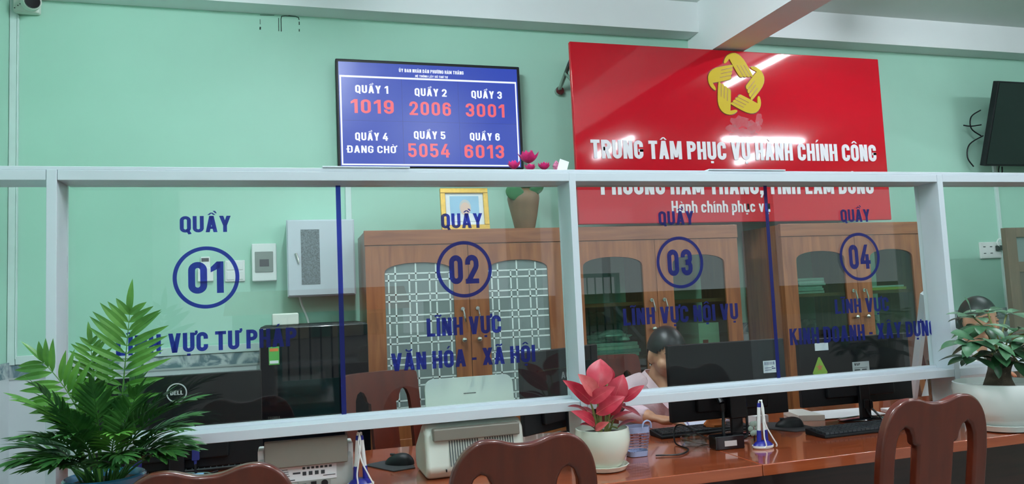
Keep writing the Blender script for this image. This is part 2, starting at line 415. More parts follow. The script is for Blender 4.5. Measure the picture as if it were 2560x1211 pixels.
def write(b, text, x0, x1, z0, height, fmap, th=0.0, t=0.19, gap=0.085, shear=0.0):
    """lettering from x0 to x1 on the baseline z0; fmap(u, v, d)"""
    polys, W = layout(text, t, gap)
    k = (x1 - x0) / W
    for i, poly in enumerate(polys):
        pts = [(x0 + p[0] * k, z0 + p[1] * height) for p in poly]; lift = (i % 5) * .00012
        f = b.face([fmap(u, v, lift) for u, v in pts])
        if th and f is not None:
            vec = Vector(fmap(0, 0, th)) - Vector(fmap(0, 0, 0))
            ex = bmesh.ops.extrude_face_region(b.bm, geom=[f])
            for g in ex['geom']:
                if isinstance(g, bmesh.types.BMVert): g.co += vec
    return b
def front(y):            # a plane that faces the public side, raised towards it by d
    return lambda u, v, d: Vector((u, y - d, v))

# ================================================================== THE SETTING
XL, XR, YR, YB, ZC = -1.41, 8.6, -6.2, 2.15, 3.26
struct(B().box(XL - .15, XR + .15, YR - .15, YB + .15, -.12, 0), 'floor', mat('grey_floor_tiles', (126, 118, 110), 0.3, vary=0.06, scale=3))
struct(B().box(XL - .15, XR + .15, YR - .15, YB + .15, ZC, ZC + .12), 'ceiling', CEIL)
wb = struct(B().box(XL - .15, XR + .15, YB, YB + .15, 0, ZC), 'wall_back', GREEN)
wl = struct(B().box(XL - .15, XL, YR, YB, 0, ZC), 'wall_left', GREEN)
struct(B().box(XR, XR + .15, YR, YB, 0, ZC), 'wall_right', GREEN)
# wall facing the street: wide open doorways between columns
b = B()
for x0, x1, z0, z1 in ((XL, -1.15, 0, ZC), (-1.15, 8.4, 2.9, ZC), (2.55, 2.95, 0, 2.9), (5.9, 6.3, 0, 2.9), (8.4, XR, 0, ZC)):
    b.box(x0, x1, YR - .15, YR, z0, z1)
struct(b, 'wall_front', WHITEP)
TEAL = mat('teal_painted_metal', (60, 128, 122), 0.4)
for nm, x0, x1, z0, z1 in (('door_1', -.16, .55, 0, 1.30), ('door_2', 3.35, 4.0, 0, 1.62)):
    b = B()
    for q in ((x0, x0 + .05, z0, z1), (x1 - .05, x1, z0, z1), (x0, x1, z1 - .05, z1), (x0, x1, z0, .55)): b.box(q[0], q[1], YR - .12, YR - .06, q[2], q[3])
    fr = struct(b, nm, TEAL)
    for i in range(1, 6): B().cyl((x0 + (x1 - x0) * i / 6, YR - .09, .55), (x0 + (x1 - x0) * i / 6, YR - .09, z1), .010, n=6).done('bar', DGREY, fr)
# tiled wainscot, patterned border, beams
struct(B().box(XL, XR, YB - .012, YB, 0, 1.035), 'trim_1', mat('white_wall_tile', (206, 214, 216), 0.25, vary=0.02))
struct(B().box(XL, XL + .012, YR, YB - .012, 0, 1.035), 'trim_2', mat('white_wall_tile', (206, 214, 216), 0.25))
def marble():
    m = bpy.data.materials.new('grey_marbled_border'); m.use_nodes = True; n = m.node_tree.nodes; l = m.node_tree.links
    p = n['Principled BSDF']; p.inputs['Roughness'].default_value = .25
    tc = n.new('ShaderNodeTexCoord'); ns = n.new('ShaderNodeTexNoise'); ns.inputs['Scale'].default_value = 9; ns.inputs['Detail'].default_value = 6; ns.inputs['Distortion'].default_value = 2.2
    rp = n.new('ShaderNodeValToRGB'); e = rp.color_ramp.elements; e[0].position = .40; e[1].position = .60
    e[0].color = (*lin((104, 128, 136)), 1); e[1].color = (*lin((196, 206, 206)), 1)
    l.new(tc.outputs['Object'], ns.inputs['Vector']); l.new(ns.outputs['Fac'], rp.inputs[0]); l.new(rp.outputs[0], p.inputs['Base Color'])
    return m
MARB = marble()
struct(B().box(XL, XR, YB - .014, YB, 1.035, 1.10), 'trim_3', MARB)
struct(B().box(XL, XL + .014, YR, YB - .014, 1.035, 1.115), 'trim_4', MARB)
struct(B().box(XL, XR, YB - .018, YB, 1.026, 1.036), 'trim_5', mat('grey_tile_edge', (176, 184, 182), 0.4))
struct(B().box(XL, XR, 2.0, YB, 3.055, ZC), 'beam', WHITEP)
struct(B().box(2.655, 2.886, YR, YB, 2.885, ZC), 'beam', WHITEP)
# scuffed outlines left by something once screwed to the wall
b = B(); y = YB - .0015
def scuff(pts, wd=.004):
    for q in strip(pts, wd, False): b.face([(p[0], y, p[1]) for p in q])
scuff([(-.141, 2.958), (-.139, 2.975)], .008); scuff([(-.14, 2.99), (-.14, 3.02)], .003); scuff([(-.14, 3.046), (-.06, 3.05)], .003); scuff([(-.037, 2.955), (-.036, 3.035)], .004)
scuff([(-.023, 2.954), (-.023, 3.03), (-.019, 3.046), (.0, 3.05), (.06, 3.05), (.076, 3.045), (.08, 3.03)], .005); scuff([(.08, 3.0), (.08, 3.02)], .006); scuff([(.079, 2.96), (.0795, 2.975)], .006)
scuff([(.02, 3.056), (.06, 3.058)], .007)
b.done('paint_scuff', MARK, wb, smooth=0)
# the street
gr = struct(B().box(-30, 40, -40, YR - .15, -.3, -.14), 'ground', mat('pale_concrete', (112, 108, 100), 0.8))
sh = thing('house', 'low house with red roof across the yard, faintly mirrored in the glass screen', 'house', (1.0, -40, -.14))
B().box(-3, 6, -44, -40, -.14, 1.3).done('wall', mat('cream_render', (196, 186, 160), 0.8), sh)
b = prism_x(B(), [(-39.4, 1.25), (-44.6, 1.25), (-42, 2.55)], -3.4, 6.4); b.done('roof', mat('red_roof', (190, 66, 50), 0.7), sh)
for x in (-1.6, 1.0, 3.8): B().box(x, x + 1.1, -40.02, -39.95, -.1, 1.05).done('shutter', mat('green_shutter', (92, 138, 118), 0.5), sh)
tag(B().box(6.5, 45, -36, -35.7, -.14, 1.55).done('yard_wall', mat('brown_yard_wall', (120, 96, 76), .8)), 'long brown yard wall outside, mirrored low in the glass screen', 'wall')

# ------------------------------------------------------------------ tube lights (some streak the red sign, the rest are added for brightness)
def tube_mat(k): return mat('lit_tube_%d' % round(k * 100), (236, 246, 255), 0.4, vary=0, emit=TUBE_E * k)
def tube_light(p0, p1, label, k=1.0):
    p0, p1 = Vector(p0), Vector(p1); d = (p1 - p0).normalized(); s_ = Vector((0, 0, 1)).cross(d)
    t = thing('tube_light', label, 'light', ((p0 + p1) / 2).to_tuple(), group='fluorescent tubes on the ceiling')
    b = B(); c = [p0 + s_ * .025, p0 - s_ * .025, p1 - s_ * .025, p1 + s_ * .025]
    z = Vector((0, 0, 1))
    lo = [b.bm.verts.new(q + z * .022) for q in c]; hi = [b.bm.verts.new(q + z * (ZC - p0.z)) for q in c]
    b.bm.faces.new(lo); b.bm.faces.new(hi)
    for i in range(4): b.bm.faces.new((lo[i], lo[(i + 1) % 4], hi[(i + 1) % 4], hi[i]))
    b.done('batten', WHITEPL, t)
    B().cyl(p0 + d * .02, p1 - d * .02, .014, n=10).done('tube', tube_mat(k), t)
    return t
for p0, p1, lb, k in (((3.86, 0.02, 3.2), (3.86, 1.22, 3.2), 'lit tube whose long streak crosses the yellow emblem on the sign', .62),
                      ((3.95, -3.3, 3.2), (3.95, -2.1, 3.2), 'lit tube mirrored over the first word of the red sign', .8),
                      ((5.15, -2.1, 3.2), (6.35, -2.1, 3.2), 'lit crosswise tube mirrored flat above the middle words of the sign', .8),
                      ((6.3, -3.6, 3.2), (6.3, -2.4, 3.2), 'lit tube mirrored slantwise under the middle words of the sign', .8),
                      ((0.25, -0.3, 3.2), (0.25, 0.9, 3.2), 'added unseen ceiling tube brightening the wall and palm end of the counter', 1.15),  # from here on, unseen tubes added to brighten the back wall and beams
                      ((1.5, -2.2, 3.2), (1.5, -1.0, 3.2), 'added unseen ceiling tube brightening the front of the first two counters', 1.15),
                      ((-.3, -3.9, 3.2), (-.3, -2.7, 3.2), 'added unseen ceiling tube brightening the room between counter and street doorway', 1.15)):
    tube_light(p0, p1, lb, k)

# ================================================================== ON THE BACK WALL
# cable trunking
t = tag(B().box(-1.408, -1.372, YB - .02, YB, 1.10, ZC).box(-1.366, -1.372, YB - .024, YB, 1.13, 2.96).done('cable_trunking', mat('pale_trunking', (206, 224, 220), 0.5), bevel=.003), 'pale vertical cable trunking in the wall corner under the camera', 'trunking')
tag(B().box(-1.37, -.15, YB - .022, YB, 1.102, 1.147).done('cable_trunking', mat('pale_trunking', (206, 224, 220), 0.5), bevel=.003), 'white horizontal cable trunking along the top of the tiles', 'trunking')
tag(B().box(.318, .352, YB - .018, YB, 1.815, 2.14).done('cable_trunking', mat('pale_trunking', (206, 224, 220), 0.5), bevel=.003), 'short pale trunking running down from the number display', 'trunking')
tag(B().box(5.232, 5.262, YB - .018, YB, .9, 2.2).done('cable_trunking', mat('pale_trunking', (206, 224, 220), 0.5), bevel=.003), 'pale trunking running down from the blank television to the socket', 'trunking')
# camera
t = thing('security_camera', 'small white security camera with black lens high in the corner', 'camera', (-1.30, YB, 3.0))
B().box(-1.386, -1.262, YB - .05, YB, 2.965, 3.09).done('mounting_box', OFFW, t, bevel=.012)
B().cyl((-1.305, YB - .04, 3.02), (-1.266, YB - .14, 2.992), .046, .043, 24).done('body', OFFW, t, bevel=.008)
B().cyl((-1.266, YB - .1395, 2.992), (-1.263, YB - .147, 2.990), .037, .034, 24).done('lens', BLACKG, t)
b = B()
for x, z in ((-1.375, 2.985), (-1.36, 2.999), (-1.35, 3.008)): b.cyl((x, YB - .052, z), (x, YB - .0495, z), .003, n=8)
b.done('screw', DGREY, t)

# number display
t = thing('number_display', 'wall-mounted blue queue number display with red numbers and six counters', 'display', (.845, YB, 2.45))
x0, x1, z0, z1 = .276, 1.400, 2.128, 2.776; yf = 2.05
B().box(x0, x1, yf, yf + .05, z0, z1).done('housing', BLACKM, t, bevel=.006)
B().box(.6, 1.08, yf + .05, YB, 2.3, 2.6).done('wall_bracket', DGREY, t)
TVB = mat('display_blue', (36, 64, 178), 0.3, vary=0, emit=1.1); TVB2 = mat('display_dark_blue', (26, 46, 140), 0.3, vary=0, emit=1.0)
TVW = mat('display_white', (240, 246, 255), 0.3, vary=0, emit=1.15); TVR = mat('display_red', (236, 92, 104), 0.3, vary=0, emit=1.1)
for m_ in (TVB, TVB2, TVW, TVR): m_.node_tree.nodes['Principled BSDF'].inputs['Base Color'].default_value = (.01, .01, .012, 1)
B().box(.292, 1.381, yf - .002, yf + .001, 2.138, 2.757).done('screen', TVB, t, smooth=0)
b = B(); bx = (.297, 1.373, 2.143, 2.676); lw = .011
for a in ((bx[0], bx[1], bx[3] - lw, bx[3]), (bx[0], bx[1], bx[2], bx[2] + lw * .8), (bx[0], bx[0] + lw * .8, bx[2], bx[3]), (bx[1] - lw * .8, bx[1], bx[2], bx[3])):
    b.face([(a[0], yf - .003, a[2]), (a[1], yf - .003, a[2]), (a[1], yf - .003, a[3]), (a[0], yf - .003, a[3])])
b.done('frame_line', TVW, t, smooth=0)
b = B()
for a in ((.657, .659, 2.15, 2.665), (1.0, 1.002, 2.15, 2.665), (.306, 1.364, 2.407, 2.409)):
    b.face([(a[0], yf - .0028, a[2]), (a[1], yf - .0028, a[2]), (a[1], yf - .0028, a[3]), (a[0], yf - .0028, a[3])])
b.done('cell_line', TVB2, t, smooth=0)
b = B(); F = front(yf - .0032)
write(b, 'ỦY BAN NHÂN DÂN PHƯỜNG HÀM THẮNG', .645, 1.040, 2.7085, .021, F, gap=.11, t=.2); b.done('lettering', TVW, t, smooth=0)
b = B(); write(b, 'HỆ THỐNG LẤY SỐ THỨ TỰ', .742, .940, 2.681, .0135, F, gap=.11, t=.2); b.done('lettering', TVW, t, smooth=0)
for s, a, c, z in (('QUẦY 1', .385, .578, 2.573), ('QUẦY 2', .735, .930, 2.567), ('QUẦY 3', 1.083, 1.277, 2.565), ('QUẦY 4', .377, .568, 2.290), ('QUẦY 5', .721, .912, 2.305), ('QUẦY 6', 1.063, 1.252, 2.302)):
    b = B(); write(b, s, a, c, z, .047, F, gap=.12, t=.185); b.done('lettering', TVW, t, smooth=0)
b = B(); write(b, 'ĐANG CHỜ', .330, .612, 2.216, .043, F, gap=.12, t=.165)
b.done('lettering', TVW, t, smooth=0)
b = B()
for s, a, c, z in (('1019', .357, .607, 2.452), ('2006', .700, .952, 2.449), ('3001', 1.044, 1.289, 2.448), ('5054', .684, .935, 2.194), ('6013', 1.026, 1.275, 2.192)):
    b = B(); write(b, s, a, c, z, .083, F, gap=.16, t=.17); b.done('number', TVR, t, smooth=0)

# red sign
t = thing('wall_sign', 'big glossy red sign with yellow hands emblem and white lettering', 'sign', (2.79, YB, 2.3))
ys = 1.815
B().box(1.652, 3.93, ys, ys + .03, 1.752, 2.872).done('board', REDS, t, bevel=.006)
for x in (1.70, 2.75, 3.85):
    b = B()
    b.tube([(x, ys + .03, 2.84), (x - .01, YB - .012, 2.66)], .014, 6); b.tube([(x, ys + .03, 2.60), (x - .01, (ys + YB) / 2 + .02, 2.73)], .011, 6)
    b.cyl((x - .01, YB - .03, 2.655), (x - .01, YB, 2.655), .028, n=12); b.tube([(x, ys + .03, 1.83), (x, YB, 1.83)], .014, 6); b.done('bracket', STEELM, t)
F = front(ys)
b = B()
write(b, 'TRUNG TÂM PHỤC VỤ HÀNH CHÍNH CÔNG', 1.752, 3.842, 2.152, .115, F, .004, t=.2); b.done('lettering', SIGNW, t, smooth=0)
b = B(); write(b, 'PHƯỜNG HÀM THẮNG, TỈNH LÂM ĐỒNG', 1.803, 3.797, 1.930, .118, F, .004, t=.2); b.done('lettering', SIGNW, t, smooth=0)
b = B(); write(b, 'Hành chính phục vụ', 2.270, 2.975, 1.815, .075, F, .003, t=.15, gap=.1)
b.done('lettering', SIGNW, t, smooth=0)
hand = [(325, 560), (342, 566), (356, 580), (362, 602), (372, 590), (390, 594), (408, 610), (413, 632), (425, 622), (446, 632), (462, 652), (464, 672), (475, 655), (497, 664), (514, 682), (519, 702), (511, 790), (503, 870), (494, 930), (487, 992), (520, 985), (560, 976), (590, 977), (606, 990), (590, 1010), (555, 1032), (515, 1047), (470, 1053), (425, 1047), (380, 1028), (343, 1000), (316, 960), (299, 915), (290, 850), (294, 780), (304, 690), (314, 620)]
lines = [[(362, 602), (347, 786)], [(413, 632), (396, 812)], [(464, 672), (445, 848)]]
ecx, ecz, ek = 2.795, 2.640, .000437
def emb(p, k, d):
    a = -2 * PI * k / 5; x, z = (p[0] - 636) * ek, -(p[1] - 607) * ek
    return (ecx + x * math.cos(a) - z * math.sin(a), ys - d, ecz + x * math.sin(a) + z * math.cos(a))
e1 = B(); e2 = B(); e3 = B()
for k in range(5):
    c = Vector((sum(p[0] for p in hand) / len(hand), sum(p[1] for p in hand) / len(hand)))
    e1.plate(hand, [], .006, lambda u, v, d, k=k: Vector(emb((u, v), k, d)))
    big = [((p[0] - c.x) * 1.0 + c.x + (8 if p[0] > c.x else -8), p[1] + (8 if p[1] > c.y else -8)) for p in hand]
    e3.plate(big, [], 0, lambda u, v, d, k=k: Vector(emb((u, v), k, .0015)))
    for ln in lines:
        for q in strip(ln, 7, False): e2.face([emb(p, k, .0066) for p in q])
hd = e1.done('emblem', YEL, t, smooth=0)
e2.done('finger_line', DARKR, hd, smooth=0); e3.done('outline', DARKR, hd, smooth=0)

SMEAR = mat('dried_paste_smear', (236, 170, 180), .6, vary=.3, scale=40, alpha=.22)
rs = random.Random(8); b = B()
for cx, cz, rx, rz in ((2.80, 2.40, .10, .045), (2.90, 2.37, .07, .05), (2.74, 2.36, .05, .03), (2.83, 2.33, .12, .03), (2.94, 2.42, .03, .05)):
    b.face([(cx + rx * rs.uniform(.6, 1.1) * math.cos(2 * PI * i / 22), ys - .0006 - cz * 1e-5, cz + rz * rs.uniform(.5, 1.15) * math.sin(2 * PI * i / 22)) for i in range(22)])
b.done('paste_smear', SMEAR, t, smooth=0)

# blank television at the far end, tipped forward
t = thing('wall_television', 'blank black television tipped forward on the wall beside the red sign', 'television', (5.45, YB, 2.45))
Mt = Matrix.Translation((4.97, 1.80, 2.755)) @ Matrix.Rotation(.29, 4, 'X') @ Matrix.Rotation(0.03, 4, 'Z')
B().box(0, 1.05, 0, .045, -.62, 0, Mt).done('housing', BLACKM, t, bevel=.004)
B().box(.012, 1.038, -.002, .002, -.605, -.012, Mt).done('screen', mat('dark_screen', (10, 16, 17), .12, vary=0), t, smooth=0)
B().box(5.3, 5.6, 1.98, YB, 2.35, 2.6).done('wall_bracket', DGREY, t)
b = B()
for pts in ([(5.12, 2.1, 2.62), (5.0, 2.08, 2.56), (4.99, 2.08, 2.47), (5.1, 2.1, 2.42)], [(4.93, 2.09, 2.495), (5.0, 2.09, 2.49), (5.09, 2.08, 2.50)], [(5.12, 2.1, 2.42), (4.98, 2.1, 2.35), (4.95, 2.1, 2.25), (5.0, 2.1, 2.18)], [(5.2, 2.05, 2.2), (5.17, 2.04, 2.13), (5.2, 2.04, 2.11), (5.22, 2.05, 2.17)]):
    b.tube(catmull(pts, 5), .005, 6)
b.done('cable', BLACKP, t)

# switches, breaker box, rack cabinet, sockets
t = thing('remote_holder', 'white remote control in its wall holder left of the switches', 'remote control', (-.453, YB, 1.56))
B().box(-.492, -.412, YB - .022, YB, 1.50, 1.575).done('holder', WHITEPL, t, bevel=.004)
B().box(-.478, -.428, YB - .018, YB - .002, 1.52, 1.638).done('remote', WHITEPL, t, bevel=.005)
B().box(-.472, -.434, YB - .0195, YB - .0175, 1.61, 1.63).done('display_window', DGREY, t, smooth=0)
b = B()
for i in range(3): b.box(-.458, -.448, YB - .0235, YB - .021, 1.515 + i * .018, 1.522 + i * .018)
b.done('button', GREYP, t, smooth=0)
t = thing('switch_plate', 'white double switch plate between remote holder and breaker box', 'switch', (-.30, YB, 1.555))
B().box(-.352, -.246, YB - .012, YB, 1.494, 1.614).done('plate', WHITEPL, t, bevel=.004)
b = B()
for x in (-.342, -.296):
    for z in (1.505, 1.56): b.box(x, x + .04, YB - .016, YB - .011, z, z + .046)
b.done('rocker', WHITEPL, t, bevel=.002)
t = thing('breaker_box', 'white breaker box with smoky window on the green wall', 'breaker box', (-.14, YB, 1.6))
B().box(-.207, -.075, YB - .05, YB, 1.490, 1.702).done('casing', WHITEPL, t, bevel=.006)
B().box(-.190, -.093, YB - .056, YB - .049, 1.540, 1.656).done('window', mat('smoky_cover', (128, 138, 132), .15, vary=.08), t, bevel=.003)
B().box(-.165, -.115, YB - .0585, YB - .055, 1.572, 1.612).done('breaker', DGREY, t, smooth=0)
t = thing('rack_cabinet', 'pale grey metal wall cabinet with perforated door panel', 'cabinet', (.167, YB, 1.39))
B().box(-.018, .350, 1.965, YB, 1.392, 1.818).done('body', GALV, t, bevel=.004)
d = B().box(-.012, .344, 1.955, 1.966, 1.398, 1.812).done('door', GALV, t, bevel=.003)
B().box(.058, .158, 1.9525, 1.956, 1.458, 1.762).done('grille', PERF, d, smooth=0)
B().tube([(.030, 1.952, 1.63), (.040, 1.945, 1.60), (.046, 1.946, 1.575)], [.008, .006, .005], 8).done('handle', STEELM, d)
tag(B().tube(catmull([(.045, 2.09, 1.40), (.06, 2.09, 1.34), (.085, 2.09, 1.27), (.1, 2.08, 1.2)], 6), .006, 8).done('cable', WHITEPL), 'white cable hanging below the grey wall cabinet', 'cable')
t = thing('socket_plate', 'white double socket plate on the wall near the blank television', 'socket', (5.13, YB, 1.54))
B().box(5.03, 5.235, YB - .014, YB, 1.478, 1.604).done('plate', WHITEPL, t, bevel=.004)
b = B()
for x, z in ((5.06, 1.515), (5.06, 1.565), (5.125, 1.515), (5.125, 1.565)): b.box(x, x + .022, YB - .0155, YB - .013, z, z + .006)
b.done('slot', DGREY, t, smooth=0)
t = thing('power_plug', 'black plug with looped cord in the wall socket', 'plug', (5.2, 2.12, 1.55))
B().box(5.175, 5.225, 2.107, YB - .0145, 1.535, 1.575).done('plug_body', BLACKP, t, bevel=.006)
B().tube(catmull([(5.19, 2.112, 1.56), (5.17, 2.11, 1.60), (5.2, 2.11, 1.625), (5.225, 2.11, 1.58), (5.225, 2.115, 1.4), (5.22, 2.12, 1.2), (5.222, 2.12, 1.0)], 6), .005, 8).done('cord', WHITEPL, t)

# ================================================================== COUNTER AND GLASS SCREEN
ZT = .772                                                       # worktop height
t = thing('service_counter', 'long red-brown lacquered wooden counter under the glass screen', 'counter', (1.9, .1, 0))
B().box(-.62, 1.392, -.272, .62, ZT - .036, ZT).done('worktop', W_CT, t, bevel=.003)
B().box(1.394, 4.3, -.272, .62, ZT - .036, ZT).done('worktop', W_CT, t, bevel=.003)
B().box(-.60, 4.28, -.05, -.03, 0, ZT - .036).done('front_panel', W_CTD, t)
B().box(-.60, -.575, -.029, .53, 0, ZT - .036).done('side_panel', W_CTD, t)
B().box(1.08, 1.10, -.029, .53, 0, ZT - .036).done('side_panel', W_CTD, t)
B().box(4.255, 4.28, -.029, .53, 0, ZT - .036).done('side_panel', W_CTD, t)

t = thing('glass_screen', 'white aluminium framed glass screen with blue counter numbers standing along the counter', 'screen', (.92, .06, ZT))
D0, D1 = 0.0, .128
def bar(nm, *a): return B().box(*a).done(nm, ALU, t, bevel=.0015)
for x0, x1, zb in ((-.647, -.621, 0), (.905, .929, ZT + .0006), (2.454, 2.480, ZT + .0006)):
    bar('post', x0, x1, D0 - .001, .118, zb, 1.736)
for x0, x1 in ((XL, -.648), (-.620, 2.453), (2.481, 4.25)):
    bar('top_rail', x0, x1, D0, D1, 1.707, 1.7355)
bar('rail_lip', XL, 4.25, .004, D1 - .004, 1.7362, 1.747)
for x0, x1 in ((-.620, .904), (.930, 2.453), (2.481, 4.25)):
    bar('bottom_rail', x0, x1, D0, D1, .9455, .9752)
    B().box(x0, x1, .082, .106, .9755, .984).done('glazing_bead', ALU, t)
    B().box(x0 + .001, x1 - .001, .0945, .1005, .978, 1.7065).done('glass_pane', GLASS, t, smooth=0)
bar('cover_strip', .10, .37, .0, .03, 1.7475, 1.7525); bar('cover_strip', 1.44, 1.76, .0, .03, 1.7475, 1.7525)
B().tube([(2.466, .12, 1.27), (2.70, .475, .795)], .019, 4).done('brace', ALU, t)
def dz(z): return 1.31 + (z - 1.31) * 1.0401
F = lambda u, v, d: Vector((u * 1.0401, .0942 - d, dz(v)))
def ringf(b, cx, cz, r0, r1, n=72):
    for i in range(n):
        a, c = 2 * PI * i / n, 2 * PI * (i + 1) / n
        b.face([F(cx + r * math.cos(q), cz + r * math.sin(q), 0) for r, q in ((r0, a), (r1, a), (r1, c), (r0, c))])
for cx, num, title, lns in ((-.235, '01', (-.305, -.166), [('LĨNH VỰC TƯ PHÁP', -.473, .0135, 1.209, .055)]),
                            (.533, '02', (.463, .599), [('LĨNH VỰC', .405, .646, 1.2135, .057), ('VĂN HÓA - XÃ HỘI', .291, .757, 1.114, .0545)]),
                            (1.302, '03', (1.229, 1.366), [('LĨNH VỰC NỘI VỤ', 1.075, 1.518, 1.2135, .057)]),
                            (2.057, '04', (1.985, 2.118), [('LĨNH VỰC', 1.928, 2.171, 1.2125, .053), ('KINH DOANH - XÂY DỰNG', 1.724, 2.383, 1.1095, .059)])):
    b = B(); ringf(b, cx, 1.4215, .0795, .0905); rg = b.done('number_ring', BLUE, t, smooth=0)
    b = B(); write(b, num, cx - .049, cx + .047, 1.375, .092, F, t=.19, gap=.1); b.done('counter_number', BLUE, rg, smooth=0)
    b = B(); write(b, 'QUẦY', title[0], title[1], 1.5535, .048, F, t=.185); b.done('lettering', BLUE, t, smooth=0)
    for s, a, c, z, h in lns:
        b = B(); write(b, s, a, c, z, h, F, t=.195); b.done('lettering', BLUE, t, smooth=0)
for cx in (.1455, 1.666):
    b = B(); b.face([F(cx - .0072, .986, 0), F(cx + .0072, .986, 0), F(cx + .0072, 1.692, 0), F(cx - .0072, 1.692, 0)])
    b.done('dividing_line', BLUE, t, smooth=0)
tag(B().box(0, .034, 0, .004, 0, .05, Matrix.Translation((.885, .062, 1.748)) @ Matrix.Rotation(.32, 4, 'Y')).done('white_card', PAPER, bevel=.001), 'small white card standing on the top rail beside the lotus flowers', 'card')

# ================================================================== CABINETS
def arch_loop(x0, x1, z0, zs, zt, n=14):
    m = (x0 + x1) / 2; rx = (x1 - x0) / 2
    return [(x0, z0), (x1, z0)] + [(m + rx * math.cos(PI * i / n), zs + (zt - zs) * math.sin(PI * i / n) ** .8) for i in range(n + 1)]
def cabinet(x0, x1, label, frost):
    yf, yb, zt = 1.68, 2.10, 1.718
    t = thing('bookcase', label, 'cabinet', ((x0 + x1) / 2, (yf + yb) / 2, 0))
    b = B(); s = .022
    b.box(x0, x0 + s, yf + .022, yb, .0, zt); b.box(x1 - s, x1, yf + .022, yb, 0, zt); b.box(x0 + s, x1 - s, yf + .022, yb, zt - s, zt); b.box(x0 + s, x1 - s, yf + .022, yb, .06, .06 + s)
    b.box((x0 + x1) / 2 - .01, (x0 + x1) / 2 + .01, yf + .03, yb, .082, zt - s)
    b.done('carcass', W_CAB, t)
    for z in (.70, .94, 1.258): B().box(x0 + s, x1 - s, yf + .05, yb, z, z + .02).done('shelf', W_CABH, t)
    B().box(x0 - .004, x1 + .004, yf - .006, yf + .022, 1.642, zt + .004).done('cornice', W_CABH, t, bevel=.003)
    B().box(x0, x1, yf, yf + .022, 0, .075).done('plinth', W_CABH, t)
    xm = (x0 + x1) / 2
    for k, (a, c) in enumerate(((x0, xm - .0015), (xm + .0015, x1))):
        ga, gc = a + (.098 if k == 0 else .108), c - (.085 if k == 0 else .098)
        F2 = lambda u, v, d: Vector((u, yf + d, v))
        d = B().plate([(a, .078), (c, .078), (c, 1.640), (a, 1.640)], [arch_loop(ga, gc, .74, 1.49, 1.546)], .02, F2).done('door', W_CAB, t, smooth=0)
        B().box(a + .09, c - .09, yf - .006, yf + .001, .17, .62).done('door_panel', W_CAB, d, bevel=.004)
        B().plate(arch_loop(ga - .006, gc + .006, .734, 1.49, 1.552), [], .004, lambda u, v, dd: Vector((u, yf + .010 + dd, v))).done('glass_pane', FROST if frost else CABGL, d, smooth=0)
        if frost:
            b = B(); yy = yf + .0085; L = .0042
            def seg(p, q):
                for e in strip([p, q], L * 2, False): b.face([(g[0], yy, g[1]) for g in e])
            m_, rx = (ga + gc) / 2, (gc - ga) / 2
            def inside(x, z): return ga < x < gc and z < 1.49 + (1.546 - 1.49) * max(0, 1 - ((x - m_) / rx) ** 2) ** .5
            def cl(p, q):
                n = 12; run = []
                for i in range(n + 1):
                    u = (p[0] + (q[0] - p[0]) * i / n, p[1] + (q[1] - p[1]) * i / n)
                    if inside(*u) and u[1] > .745: run.append(u)
                if len(run) > 1: seg(run[0], run[-1])
            px, pz, sq = .110, .112, .036
            for i in range(-1, 5):
                for j in range(-1, 7):
                    X = ga + .022 + i * px; Z = .78 + j * pz
                    # a small square with four pinwheel arms
                    c4 = [(X, Z), (X + sq, Z), (X + sq, Z + sq), (X, Z + sq)]
                    for q in range(4): cl(c4[q], c4[(q + 1) % 4])
                    cl((X + sq, Z), (X + px, Z)); cl((X + sq, Z + sq), (X + sq, Z + pz - .01)); cl((X, Z + sq), (X - px + sq, Z + sq)); cl((X, Z), (X, Z - pz + sq + .01))
            b.done('lattice', LATT, d, smooth=0)
        kx = c - .040 if k == 0 else a + .040
        B().sphere((kx, yf - .022, 1.118), .015) and None
        kb = B(); kb.sphere((kx, yf - .022, 1.118), .015); kb.cyl((kx, yf, 1.118), (kx, yf - .015, 1.118), .007, n=10); kb.done('knob', CHROME, d)
        kb = B(); kb.cyl((kx, yf, 1.285), (kx, yf - .006, 1.285), .011, n=14); kb.box(kx - .002, kx + .002, yf - .026, yf - .004, 1.278, 1.292); kb.tube([(kx, yf - .024, 1.283), (kx + .006, yf - .026, 1.245), (kx + .01, yf - .024, 1.215)], [.004, .006, .004], 6); kb.done('key', CHROME, d)
    return t
for x0, x1, lb, fr in ((.380, 1.492, 'wooden bookcase with white lattice frosted doors, vase and portrait on top', True),
                       (1.51, 2.628, 'wooden bookcase with clear arched glass doors behind the seated woman', False),
                       (2.944, 4.040, 'wooden bookcase with clear arched glass doors behind counter number four', False)):
    cabinet(x0, x1, lb, fr)
t = thing('room_divider', 'wooden framed panel with glazed top standing beyond the potted money tree', 'divider', (5.2, 1.68, 0))
b = B()
for q in ((4.735, 4.825, 0, 1.668), (5.565, 5.655, 0, 1.668), (4.825, 5.565, 1.60, 1.668), (4.825, 5.565, 1.36, 1.43), (4.825, 5.565, 0, .12)): b.box(q[0], q[1], 1.66, 1.70, q[2], q[3])
b.done('frame', wood('dull_brown_wood', (98, 80, 64), (116, 96, 78), .5, .1, 'Z'), t, bevel=.003)
B().box(4.825, 5.565, 1.676, 1.684, 1.43, 1.60).done('glass_pane', FROST, t, smooth=0)
B().box(4.825, 5.565, 1.668, 1.692, .12, 1.36).done('lower_panel', wood('grey_brown_board', (84, 76, 66), (98, 88, 78), .6, 0, 'Z'), t, smooth=0)
random.seed(11)
